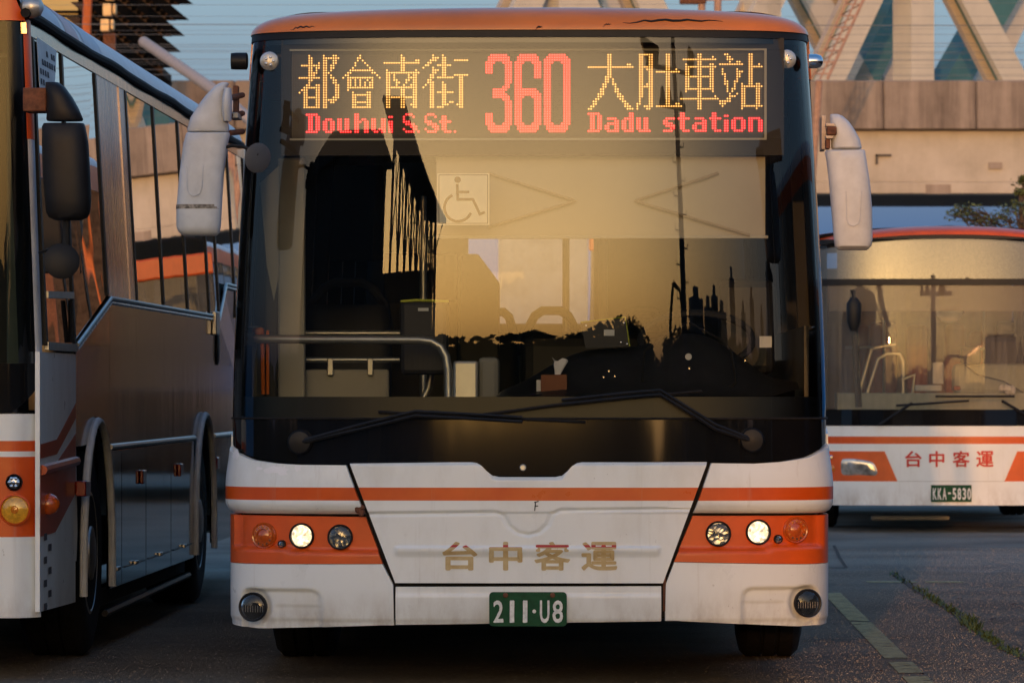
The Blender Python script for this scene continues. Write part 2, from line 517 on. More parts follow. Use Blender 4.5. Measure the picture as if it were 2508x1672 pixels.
grit(70000, 1.2, 5.2, 20.2, 38, .0013, .0034)
grit(16000, -4.5, 1.3, 20.2, 28, .0013, .0034)
tag(gr.build('grit', M['grit'], smooth=False), 'loose grit and exposed aggregate over the worn paving', 'grit', kind='stuff')
M['dry_leaf'] = simple('dry_leaf', (.10,.045,.02), .8, var=.4)
for px, py in ((2154,1648),(2369,1645),(2260,1655),(2430,1520),(2350,1470),(2482,1483)):
    x, y = gp(px, py)
    q = MB(); a = rnd.random()*6; s = .022 + .012*rnd.random()
    ring = [(s*math.cos(k)*(1 if k % 2 else .7), s*.7*math.sin(k), .006 + .010*abs(math.sin(k*1.7))) for k in range(6)]
    q.add([(0,0,.012)] + ring, [(0,i+1,(i+1)%6+1) for i in range(6)])
    tag(q.build('dry_leaf', M['dry_leaf'], loc=(x, y, .001), rz=a), 'small curled brown leaf lying on the paving', 'leaf', 'dry leaves on the paving')

# ------------------------------------------------------------------ background: viaduct, truss bridge, wires, buildings
def wp(px, py, Y):      # photo pixel at a known distance -> world point
    return ((px - 1254) / F * Y, Y, CH + (HZ - py) / F * Y)

def concrete(name, lo, mid, hi, streak=True):
    m, nt, p = new_mat(name)
    st = noise(nt, scale=(2.2, 2.2, .16), detail=6, rough=.7)
    bl = noise(nt, size=.5, detail=6, rough=.65)
    c = ramp(nt, math_(nt, 'ADD', math_(nt, 'MULTIPLY', st, .6 if streak else .2), math_(nt, 'MULTIPLY', bl, .4 if streak else .8)), [(.34, lo), (.5, mid), (.64, hi)])
    nt.links.new(c, p.inputs['Base Color'])
    p.inputs['Roughness'].default_value = .9
    bump(nt, p, noise(nt, size=6, detail=6), .3, .02)
    return m
M['conc_dark'] = concrete('stained_concrete', (.13,.105,.09), (.28,.235,.20), (.39,.33,.285))
M['conc'] = concrete('pale_concrete', (.32,.29,.24), (.44,.40,.34), (.52,.48,.42), False)
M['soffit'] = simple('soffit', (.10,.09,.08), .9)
VY = 130.0
via = empty('viaduct', (0, VY, 0), 0, 'long concrete viaduct with stained parapet crossing behind the buses', 'viaduct')
zt, zp, zg, zl = [wp(0, y, VY)[2] for y in (199, 318, 474, 446)]
# Five precast parapet lengths per bay, each its own slab with an open joint.
x = -38.0; w0 = 2.49
xj = wp(2177, 0, VY)[0] % w0
x = -40 + xj
me0 = None
while x < 40:
    b = MB(); b.box(0, w0 - .014, -.35, 0, zp, zt)
    if me0 is None:
        o = b.build('parapet_panel', M['conc_dark'], via, smooth=False, bevel=.03); me0 = o
    else:
        o = bpy.data.objects.new('parapet_panel', me0.data); col.objects.link(o); o.parent = via
        bv = o.modifiers.new('bevel', 'BEVEL'); bv.width = .03
    o.location = (x, 0, 0); x += w0
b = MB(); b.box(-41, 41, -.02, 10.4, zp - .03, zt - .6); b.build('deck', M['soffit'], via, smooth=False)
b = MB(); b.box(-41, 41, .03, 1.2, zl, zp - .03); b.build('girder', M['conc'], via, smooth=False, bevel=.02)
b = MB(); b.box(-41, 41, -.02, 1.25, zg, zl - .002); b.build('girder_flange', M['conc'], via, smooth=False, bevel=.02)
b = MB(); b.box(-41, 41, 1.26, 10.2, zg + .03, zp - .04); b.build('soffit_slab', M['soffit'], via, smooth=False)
for (pa, pb, qa, qb) in ((2144,378,2150,402),(2144,378,2183,383),(2421,398,2454,414),(2267,452,2329,475)):
    A_ = wp(pa, pb, VY); B_ = wp(qa, qb, VY)
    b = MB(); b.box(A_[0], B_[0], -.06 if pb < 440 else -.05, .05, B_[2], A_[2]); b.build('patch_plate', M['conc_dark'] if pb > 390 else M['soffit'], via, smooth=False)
for xx in (-29, -2.2, 26):
    b = MB(); b.box(xx - .9, xx + .9, 3, 6, 0, zg - .6); b.build('pier', M['conc'], via, smooth=False, bevel=.15)
    b = MB(); b.prism([(xx-1.0, zg-.9), (xx+1.0, zg-.9), (xx+3.2, zg-.02), (xx-3.2, zg-.02)], 2.8, 6.2); b.build('pier_cap', M['conc'], via, smooth=False, bevel=.05)

# truss bridge: box lattice of heavy H members, its line turned away to the right
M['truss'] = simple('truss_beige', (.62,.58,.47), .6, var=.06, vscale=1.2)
M['truss_side'] = simple('truss_beige_shaded', (.50,.43,.34), .65, var=.08, vscale=1.2)  # darker copy of the beige, shade of the rear flanges put into the colour
M['teal'] = simple('truss_teal', (.07,.19,.19), .5, var=.12, vscale=1.5)
TA = R(34.5)
t0 = Vector(wp(2260, HZ, 178)); t0.z = 0
td = Vector((math.cos(TA), math.sin(TA), 0)); tn = Vector((math.sin(TA), -math.cos(TA), 0))   # tn faces the camera
truss = empty('truss_bridge', t0, 0, 'tall beige and teal steel lattice bridge rising behind the viaduct', 'bridge')
def on_truss(px, py, back=0.0):
    o = t0 - tn * back
    d = Vector(((px - 1254) / F, 1, (HZ - py) / F))
    k = (o.x * tn.x + o.y * tn.y) / (d.x * tn.x + d.y * tn.y)
    return Vector((d.x * k, d.y * k, CH + d.z * k)) - t0
def member(p, q, wd_=1.08, dp=1.08, kind='h'):
    ax = (q - p).normalized(); sd = ax.cross(tn).normalized()
    def slab(a0, a1, n0, n1):
        m = MB()
        vv = [e + sd * a + tn * n for e in (p, q) for a, n in ((a0,n0),(a1,n0),(a1,n1),(a0,n1))]
        return m.add(vv, [(0,1,2,3),(7,6,5,4),(0,4,5,1),(1,5,6,2),(2,6,7,3),(3,7,4,0)])
    h = wd_/2
    if kind == 'h':
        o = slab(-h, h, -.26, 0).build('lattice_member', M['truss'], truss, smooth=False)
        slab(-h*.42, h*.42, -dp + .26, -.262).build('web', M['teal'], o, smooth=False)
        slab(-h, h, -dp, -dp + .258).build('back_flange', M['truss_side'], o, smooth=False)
    elif kind == 'teal':
        slab(-h, h, -dp, 0).build('lattice_member', M['teal'], truss, smooth=False)
    else:
        slab(-h, h, -dp, 0).build('lattice_member', M['truss'], truss, smooth=False)
def mem(x0, y0, x1, y1, back=0.0, kind='h', wd_=1.08):
    p = on_truss(x0, y0, back); q = on_truss(x1, y1, back)
    e = (q - p) * .6
    member(p, q + e, wd_, 1.08, kind)
zdeck = 199 + 30
for a in ((2022,zdeck,2130,0), (2505,zdeck,2387,0), (1700,zdeck,1592,0)): mem(*a)
mem(2260, zdeck, 2260, 0, kind='box'); mem(1884, zdeck, 1884, 0, kind='box'); mem(1400, zdeck, 1400, 0, kind='box')
mem(2126, zdeck, 2005, 0, 6.5); mem(2108, zdeck, 2222, 0, 6.5, 'teal'); mem(2216, zdeck, 2100, 0, 7.5)
mem(2330, zdeck, 2462, 0, 6.5, 'teal'); mem(2404, zdeck, 2530, -40, 8.5)
mem(1200, zdeck, 1300, 0); mem(1520, zdeck, 1430, 0); mem(1330, zdeck, 1445, 0, 6.5, 'teal'); mem(1600, zdeck, 1500, 0, 6.5); mem(1780, zdeck, 1890, 0)
# bottom and top chords, so the lattice has something to stand on
for back in (0, 7.6):
    p = on_truss(900, 250, back); q = on_truss(2700, 250, back)
    z_ = on_truss(2260, 235, back).z
    for nm, za, zb in (('bottom_chord', z_ - 1.2, z_), ('top_chord', z_ + 9.5, z_ + 10.6)):
        m = MB(); pp = []
        for e in (p, q):
            for n_, zz in ((0, za), (-1.1, za), (-1.1, zb), (0, zb)):
                v = e + tn * n_; pp.append((v.x, v.y, zz))
        m.add(pp, [(0,1,2,3),(7,6,5,4),(0,4,5,1),(1,5,6,2),(2,6,7,3),(3,7,4,0)])
        m.build(nm, M['truss'], truss, smooth=False)
for e in (on_truss(1330, 250, 4), on_truss(1800, 250, 4)):
    m = MB(); m.box(e.x - 1.6, e.x + 1.6, e.y - 1.6, e.y + 1.6, 0, z_ - 1.0); m.build('pier', M['conc'], truss, smooth=False, bevel=.1)

# rusty lattice boom in front of the bridge
M['boom'] = simple('boom_pink', (.42,.26,.19), .6, var=.2)
boom = empty('lattice_boom', wp(2012, 180, 118), 0, 'slender pinkish steel lattice boom leaning in front of the beige bridge', 'boom')
o_ = Vector(wp(2012, 180, 118))
rails = []
for off in (-18, 4, 22):
    a_ = Vector(wp(2004 + off, 195, 118)) - o_; b_ = Vector(wp(2120 + off, -60, 118)) - o_
    rails.append((a_, b_)); m = MB(); m.tube([a_, b_], .028 if off < 20 else .045, 6); m.build('rail', M['boom'], boom)
for k in range(9):
    t_ = (k + .5) / 9
    m = MB(); m.tube([rails[0][0].lerp(rails[0][1], t_), rails[2][0].lerp(rails[2][1], t_)], .022, 6); m.build('rung', M['boom'], boom)
    if k < 8: m = MB(); m.tube([rails[0][0].lerp(rails[0][1], t_), rails[2][0].lerp(rails[2][1], t_ + 1/9)], .014, 5); m.build('brace', M['rust'], boom)
m = MB(); m.tube([rails[1][0] + Vector((0,.3,0)), Vector((rails[1][0].x - .5, 2.0, -o_.z))], .09, 8); m.build('mast', M['boom'], boom)

# mast with brackets just showing over the front bus
mast = empty('line_mast', (wp(1758, 0, 126)[0], 126, 0), 0, 'pale equipment mast peeping over the orange bus roof', 'mast')
zz = wp(0, -120, 126)[2]
m = MB(); m.tube([(0,0,0), (0,0,zz)], .10, 10); m.build('pole', M['boom'], mast)
m = MB(); m.tube([(-.42,0,0), (-.42,0,zz)], .10, 10); m.build('pole', M['boom'], mast)
for k in range(3):
    m = MB(); m.box(-1.0, -.3, -.15, .15, zz - 1.9 + k*.5, zz - 1.7 + k*.5); m.build('insulator', M['rust'], mast, bevel=.04)
m = MB(); m.tube([(-.9,0,zz-1.3), (.6,0,zz-1.25)], .035, 6); m.build('crossarm', M['boom'], mast)

# overhead wires
M['wire'] = simple('wire', (.17,.19,.21), .6)
for i, py in enumerate((12, 29, 44, 57, 70, 82, 93, 102, 109, 116, 123, 131, 141, 152, 163, 174, 184)):
    z_ = wp(0, py, 92)[2]
    sl = .0022 * math.sin(i * 2.3 + 1); z_ += .05*math.sin(i*5.1)
    pts = [(X, 92 + (i % 4) * .7, z_ + sl * X + .00006 * X * X) for X in range(-60, 61, 20)]
    m = MB(); m.tube(pts, (.0034, .0026, .0046, .0022, .0038)[i % 5], 5)
    tag(m.build('overhead_wire', M['wire']), 'thin dark overhead wire strung across in front of the bridge', 'wire', 'overhead wires')

# stepped stack of ribbed dark flights, yellow hall and lit column at upper left
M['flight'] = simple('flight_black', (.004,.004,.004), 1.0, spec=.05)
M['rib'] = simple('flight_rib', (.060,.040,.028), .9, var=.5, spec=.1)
s0 = Vector(wp(330, HZ, 100)); s0.z = 0
st = empty('stair_stack', s0, 0, 'dark stack of parallel ribbed flights with pointed ends above the parked bus roof', 'staircase')
for k in range(8):
    tx, ty = 409.5 + 9.9*(6 - k) + 22, 164 - 39.0*(6 - k) + 1
    p = Vector(wp(tx, ty, 100)) - s0
    q = Vector(wp(tx - 205, ty - 172, 100)) - s0 + Vector((0, 1.0, 0))
    def plank(w_, dy0, dy1, dx=0.0, dz=0.0):
        m = MB(); d_ = Vector((dx, 0, dz))
        return m.add([p + d_ + Vector((a, b, 0)) for a, b in ((0,dy0),(-w_,dy0),(-w_,dy1),(0,dy1))] + [q + d_ + Vector((a, b, 0)) for a, b in ((0,dy0),(-w_,dy0),(-w_,dy1),(0,dy1))],
                     [(0,1,2,3),(7,6,5,4),(0,4,5,1),(1,5,6,2),(2,6,7,3),(3,7,4,0)])
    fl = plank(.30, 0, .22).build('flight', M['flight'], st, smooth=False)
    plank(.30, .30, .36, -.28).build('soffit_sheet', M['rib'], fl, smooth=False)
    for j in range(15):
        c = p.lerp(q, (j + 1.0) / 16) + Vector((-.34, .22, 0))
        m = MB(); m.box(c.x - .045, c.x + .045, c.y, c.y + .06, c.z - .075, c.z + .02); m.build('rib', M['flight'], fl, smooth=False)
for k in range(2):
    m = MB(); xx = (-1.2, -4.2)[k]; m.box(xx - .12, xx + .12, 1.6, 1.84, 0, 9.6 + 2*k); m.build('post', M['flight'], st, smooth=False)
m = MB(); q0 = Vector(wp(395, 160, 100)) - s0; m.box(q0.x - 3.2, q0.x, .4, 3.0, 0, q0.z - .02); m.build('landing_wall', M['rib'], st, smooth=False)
M['yellow'] = simple('yellow_cladding', (.46,.37,.15), .6, var=.08, vscale=.8)
hall = empty('yellow_hall', (wp(140, HZ, 118)[0], 118, 0), 0, 'yellow clad hall behind the dark stair stack', 'building')
m = MB(); m.box(-9, wp(222, 0, 118)[0] - hall.location.x, 0, 8, 0, 13); m.build('wall', M['yellow'], hall, smooth=False)
for py in (30, 40):
    z_ = wp(0, py, 118)[2]; m = MB(); m.box(-9, 1.3, -.08, 0, z_ - .03, z_ + .03); m.build('rail', M['flight'], hall, smooth=False)
M['lit_col'] = simple('sunlit_cream_steel', (.85,.58,.26), .6)  # pale column tinted orange, the sunset light is put into its colour
colm = empty('cream_column', (wp(265, HZ, 96)[0], 96, 0), 0, 'cream steel column glowing in sunset light beside the stair stack', 'column')
cx = colm.location.x
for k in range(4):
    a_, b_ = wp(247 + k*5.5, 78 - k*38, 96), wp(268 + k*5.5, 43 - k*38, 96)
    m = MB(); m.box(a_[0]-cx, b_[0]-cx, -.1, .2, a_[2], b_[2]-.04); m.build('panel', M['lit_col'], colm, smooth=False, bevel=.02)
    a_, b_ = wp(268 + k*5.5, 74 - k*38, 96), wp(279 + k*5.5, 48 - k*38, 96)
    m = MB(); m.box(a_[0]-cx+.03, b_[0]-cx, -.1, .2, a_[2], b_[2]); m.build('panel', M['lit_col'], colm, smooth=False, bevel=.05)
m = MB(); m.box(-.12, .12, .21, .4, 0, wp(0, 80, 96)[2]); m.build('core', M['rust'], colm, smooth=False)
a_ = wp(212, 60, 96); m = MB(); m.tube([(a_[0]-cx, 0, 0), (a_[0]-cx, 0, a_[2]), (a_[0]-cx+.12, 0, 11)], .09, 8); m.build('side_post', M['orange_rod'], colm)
M['pipe'] = simple('pale_pipe', (.50,.40,.31), .6)
pa, pb = wp(352, 103, 88), wp(540, 232, 80)
m = MB(); m.tube([pa, pb, (pb[0] + .9, 77.0, pb[2] - .8), (pb[0] + 1.0, 76.5, 0)], .10, 10)
tag(m.build('pipe', M['pipe']), 'pale diagonal pipe sloping down behind the white wing mirror', 'pipe')

# ------------------------------------------------------------------ leafy trees
M['leaf'] = simple('leaf_green', (.095,.12,.035), .55, var=.55, vscale=1.5)
M['leaf_dark'] = simple('leaf_dark', (.030,.045,.016), .6, var=.5, vscale=1.5)
M['bark'] = simple('bark', (.09,.065,.05), .9, var=.4, vscale=6, bmp=.5)
def tree(name, loc, label, clumps, trunk_h, trunk_r, leaf, n_per, seed, mat, group=None):
    rr = random.Random(seed)
    t = empty(name, loc, 0, label, 'tree', group)
    b = MB()
    b.tube([(0,0,-.05), (.04,.02,trunk_h*.5), (-.02,.0,trunk_h)], [trunk_r*1.25, trunk_r, trunk_r*.7], 8)
    for (x, y, z, rx, rz) in clumps:
        st_ = (0, 0, min(trunk_h*.95, max(.3, z - .6*abs(x) - .3)))
        b.tube([st_, (x*.5, y*.5, (z+st_[2])/2 - .05), (x, y, z)], [trunk_r*.55, trunk_r*.38, trunk_r*.12], 6)
        for q in range(4):
            a = rr.random()*6.28
            b.tube([(x*.6, y*.6, z - .1), (x + rx*.8*math.cos(a), y + rx*.8*math.sin(a), z + rz*.3*(rr.random()-.3))], [trunk_r*.2, trunk_r*.06], 5)
    b.build('trunk', M['bark'], t)
    c = MB()
    for (x, y, z, rx, rz) in clumps:
        for i in range(n_per):
            a = rr.random()*6.28; ph = math.acos(2*rr.random()-1); k = rr.random()**.45
            p = Vector((x + rx*k*math.sin(ph)*math.cos(a), y + rx*k*math.sin(ph)*math.sin(a), z + rz*k*math.cos(ph)))
            s = leaf*(.6 + .8*rr.random())
            u = Vector((rr.gauss(0,1), rr.gauss(0,1), rr.gauss(0,.5))).normalized(); v = u.cross(Vector((rr.gauss(0,.5), rr.gauss(0,.5), 1))).normalized()
            c.add([p - u*s, p + v*s*.45, p + u*s, p - v*s*.45], [(0,1,2,3)])
    c.build('crown', mat, t, smooth=False)
    return t
TY = 66.0
tx0 = wp(2505, HZ, TY)[0]
cl = []
for (px, py, rx, rz) in ((2365,512,.26,.10),(2345,528,.22,.10),(2398,530,.32,.12),(2430,535,.36,.12),(2460,530,.30,.12),(2482,508,.30,.10),(2502,504,.34,.10),(2440,548,.4,.12),(2508,440,.10,.08),(2500,470,.12,.06),(2545,450,.4,.2),(2570,490,.6,.25),(2610,470,.6,.3),(2540,540,.6,.2),(2390,545,.3,.1),(2355,520,.14,.08)):
    p = wp(px, py, TY); cl.append((p[0]-tx0, random.uniform(-.3,.3), p[2], rx, rz))
tree('tree', (tx0, TY, 0), 'sparse green tree with layered twigs above the far orange roofed bus', cl, 4.0, .06, .034, 95, 5, M['leaf'])

# ------------------------------------------------------------------ the front bus: curved front surface
DB = 20.0
A_W, B_D, N_E = 1.25, .45, 3.5
_tab = []
def _plan(x):
    u = min(abs(x) / A_W, 1.0)
    return B_D * (1 - max(0.0, 1 - u**N_E) ** (1/N_E))
_px, _py, _s = 0.0, 0.0, 0.0
_tab.append((0.0, 0.0, 0.0))
for i in range(1, 401):
    th = i / 400 * math.pi/2
    x = A_W * math.sin(th) ** (2/N_E); y = B_D * (1 - math.cos(th) ** (2/N_E))
    _s += math.hypot(x - _px, y - _py); _tab.append((_s, x, y)); _px, _py = x, y
S_END = _s
def plan_at(s):
    a = abs(s); sg = 1 if s >= 0 else -1
    if a >= S_END: return sg * A_W, B_D + (a - S_END), sg * 1.0, 0.0
    lo, hi = 0, len(_tab) - 1
    while hi - lo > 1:
        mid = (lo + hi) // 2
        if _tab[mid][0] <= a: lo = mid
        else: hi = mid
    s0, x0, y0 = _tab[lo]; s1, x1, y1 = _tab[hi]
    k = (a - s0) / (s1 - s0)
    tx_, ty_ = (x1 - x0) / (s1 - s0), (y1 - y0) / (s1 - s0)
    return sg * (x0 + (x1-x0)*k), y0 + (y1-y0)*k, sg * ty_, -tx_
def s_of_x(x):
    a = min(abs(x), A_W * .99999)
    lo, hi = 0, len(_tab) - 1
    while hi - lo > 1:
        mid = (lo + hi) // 2
        if _tab[mid][1] <= a: lo = mid
        else: hi = mid
    s0, x0, _ = _tab[lo]; s1, x1, _ = _tab[hi]
    return math.copysign(s0 + (s1-s0)*(a-x0)/max(1e-9, x1-x0), x)
def w_of(z): return 1.0 if z < 1.1 else 1 - .067 * ((z - 1.1) / 1.64) ** 1.5
T3 = math.tan(R(4.6)); T1 = math.tan(R(.85))
def g_of(z):
    if z > 1.35: return .5 * T3 / 1.35 * (z - 1.35) ** 2
    if z < 1.13:
        y = -min(1.13 - z, .28) * T1
        if z < .45: y += (.45 - z) ** 2 * .6
        return y
    return 0.0
def S(s, z, off=0.0):
    x, y, nx, ny = plan_at(s)
    return (w_of(z) * x + nx * off, y + g_of(z) + ny * off, z)
def L(xd, yd, y=0.0):       # display pixel (2352 wide) at local depth y -> local point
    k = (DB + y) / DB
    ax = 1407 + (1211.5 - 1407) / k
    return ((xd - ax) / 554.2 * k, y, 1.25 + (893.7 - yd) / 554.2 * k)
def P(xd, yd):              # display pixel on the front surface -> (s, z)
    y = 0.0
    for _ in range(5):
        x, _y, z = L(xd, yd, y)
        s = s_of_x(x / w_of(z)); y = S(s, z)[1]
    return s, z
SIDE = S_END + .12

def panel(name, mat, bot, top, parent, off=0.0, nv=None, step=.03, skirt=.02, ang=40):
    """patch between two paired polylines of (s, z) laid on the front surface"""
    fn = off if callable(off) else (lambda s, z: off)
    bb, tt = [], []
    for i in range(len(bot) - 1):
        n = max(1, math.ceil(max(math.dist(bot[i], bot[i+1]), math.dist(top[i], top[i+1])) / step))
        for k in range(n):
            f = k / n
            bb.append((bot[i][0]*(1-f) + bot[i+1][0]*f, bot[i][1]*(1-f) + bot[i+1][1]*f))
            tt.append((top[i][0]*(1-f) + top[i+1][0]*f, top[i][1]*(1-f) + top[i+1][1]*f))
    bb.append(bot[-1]); tt.append(top[-1])
    nv = nv or max(1, math.ceil(max(abs(a[1]-b[1]) for a, b in zip(bb, tt)) / step))
    rows = []
    for j in range(nv + 1):
        f = j / nv
        rows.append([S(a[0]*(1-f)+b[0]*f, a[1]*(1-f)+b[1]*f, fn(a[0]*(1-f)+b[0]*f, a[1]*(1-f)+b[1]*f)) for a, b in zip(bb, tt)])
    m = MB(); m.grid(rows)
    if skirt:
        sz = lambda a, b, f: (a[0]*(1-f)+b[0]*f, a[1]*(1-f)+b[1]*f)
        loop = [p for p in bb] + [sz(bb[-1], tt[-1], j/nv) for j in range(1, nv+1)] + tt[::-1][1:] + [sz(bb[0], tt[0], j/nv) for j in range(nv-1, 0, -1)]
        rim = [S(p[0], p[1], fn(*p)) for p in loop]; inn = [S(p[0], p[1], fn(*p) - skirt) for p in loop]
        n = len(loop); o = len(m.v)
        m.v += rim + inn
        m.f += [(o+i, o+n+i, o+n+(i+1) % n, o+(i+1) % n) for i in range(n)]
    return m.build(name, mat, parent, ang=ang)

def smooth01(t): t = max(0.0, min(1.0, t)); return t*t*(3-2*t)

bus = empty('city_bus', (.0643, DB, 0), -R(1.19), 'white and orange city bus with lit 360 destination sign and glowing headlights', 'bus')
Z = lambda yd: 1.25 + (893.7 - yd) / 554.2
M['liv'] = livery('bus_livery', .7895, .8435)

# backing structure behind the panel gaps
n_ = 40
panel('front_frame', M['black_matt'], [(-SIDE, .30), (SIDE, .30)], [(-SIDE, 1.16), (SIDE, 1.16)], bus, -.045, skirt=0)

# black mask under the windscreen (its lower edge carries the notch)
mb = [(-1.30, 1.055), P(530,1010), P(545,1030), P(575,1047), P(620,1057), P(690,1064), P(790,1067), P(1085,1062), P(1103,1066), P(1115,1078), P(1130,1092), P(1290,1092), P(1304,1078), P(1316,1066), P(1335,1062), P(1640,1060), P(1760,1059), P(1830,1052), P(1868,1038), P(1888,1022), P(1897,1008), (1.30, 1.055)]
mt = [(p[0], 1.128) for p in mb]
mask = panel('front_mask', M['black_gloss'], mb, mt, bus, .002, nv=8, step=.025)

def lip(z0, z1, r_=.02, h=.014):      # rounded edges top and bottom
    return lambda s, z: h * (min(smooth01((z1 - z) / r_), smooth01((z - z0) / r_)))

# centre lid
def seg_d(px, pz, a, b):
    vx, vz = b[0]-a[0], b[1]-a[1]; t = max(0, min(1, ((px-a[0])*vx + (pz-a[1])*vz) / (vx*vx+vz*vz)))
    return math.hypot(px-a[0]-t*vx, pz-a[1]-t*vz)
xl = lambda xd, yd: ((xd - 1211.5) / 554.2, Z(yd))
groove = [xl(835,1181), xl(1140,1176), xl(1156,1184), xl(1168,1206), xl(1188,1222), xl(1213,1228), xl(1238,1222), xl(1258,1204), xl(1268,1180), xl(1284,1172), xl(1598,1168)]
def lid_off(s, z):
    x = plan_at(s)[0]
    o = .013
    d = min(seg_d(x, z, groove[i], groove[i+1]) for i in range(len(groove)-1)) if .62 < z < .76 else 1
    o -= .007 * smooth01(1 - d / .013)
    if z > .73: o += .004 * smooth01((z - .735) / .01) if z > groove[0][1] else 0
    zr = Z(1256)
    if abs(x) < .56:
        dz = z - zr
        if -.05 < dz < .02: o += .010 * smooth01((.008 - dz) / .012) * smooth01((dz + .045) / .035) * smooth01((.555 - abs(x)) / .02)
    zt_ = Z(1061.5) - .062*smooth01((.185 - abs(x)) / .05)
    o *= smooth01((zt_ - z) / .018 + .25)
    return o
lt = [P(804,1064), P(1080,1060.5), P(1096,1063), P(1107,1070), P(1117,1081), P(1130,1091), P(1146,1095), P(1276,1095), P(1292,1091), P(1304,1081), P(1314,1070), P(1325,1063), P(1341,1060), P(1624,1059)]
_b0, _b1 = P(908,1338), P(1522,1337)
lb = [(_b0[0] + (_b1[0]-_b0[0])*(p[0]-lt[0][0])/(lt[-1][0]-lt[0][0]), _b0[1]) for p in lt]
lid = panel('service_lid', M['liv'], lb, lt, bus, lid_off, nv=150, step=.010, skirt=.028, ang=60)
# lettering on the lid
def put_text(body, xd0, xd1, yd0, yd1, mat, parent, off, name, bold=.012):
    vv, ff, wd_ = text_mesh(body, 1.0, bold)
    (s0, z1), (s1, z0) = P(xd0, yd0), P(xd1, yd1)
    m = MB()
    n9 = len(vv)//9
    m.add([S(s0 + (s1-s0)*a/wd_, z0 + (z1-z0)*b, (i//n9)*.00012 + (off if not callable(off) else off(s0 + (s1-s0)*a/wd_, z0 + (z1-z0)*b))) for i, (a, b) in enumerate(vv)], ff)
    return m.build(name, mat, parent, smooth=False)
lo2 = lambda s, z: max(lid_off(s, z), .0135) + .0012
for ch, x0, x1 in (('台',1016,1097), ('中',1123,1200), ('客',1227,1310), ('運',1335,1418)):
    put_text(ch, x0, x1, 1243, 1309, M['faded'], lid, lo2, 'letter', .026)
for k, pts in enumerate(([(1227,1153),(1237,1150)], [(1230,1152),(1228,1172)], [(1229,1161),(1236,1161)])):
    m = MB(); m.tube([S(*P(a, b), lid_off(*P(a, b)) + .001) for a, b in pts], .0022, 5); m.build('emblem_stub', M['black_matt'], lid)
m = MB(); c0 = S(*P(1201,1073), .004); m.lathe([(.014,.004),(.014,-.004),(.010,-.008)], c0, 'y', 16); m.build('lock_button', M['rail'], mask)

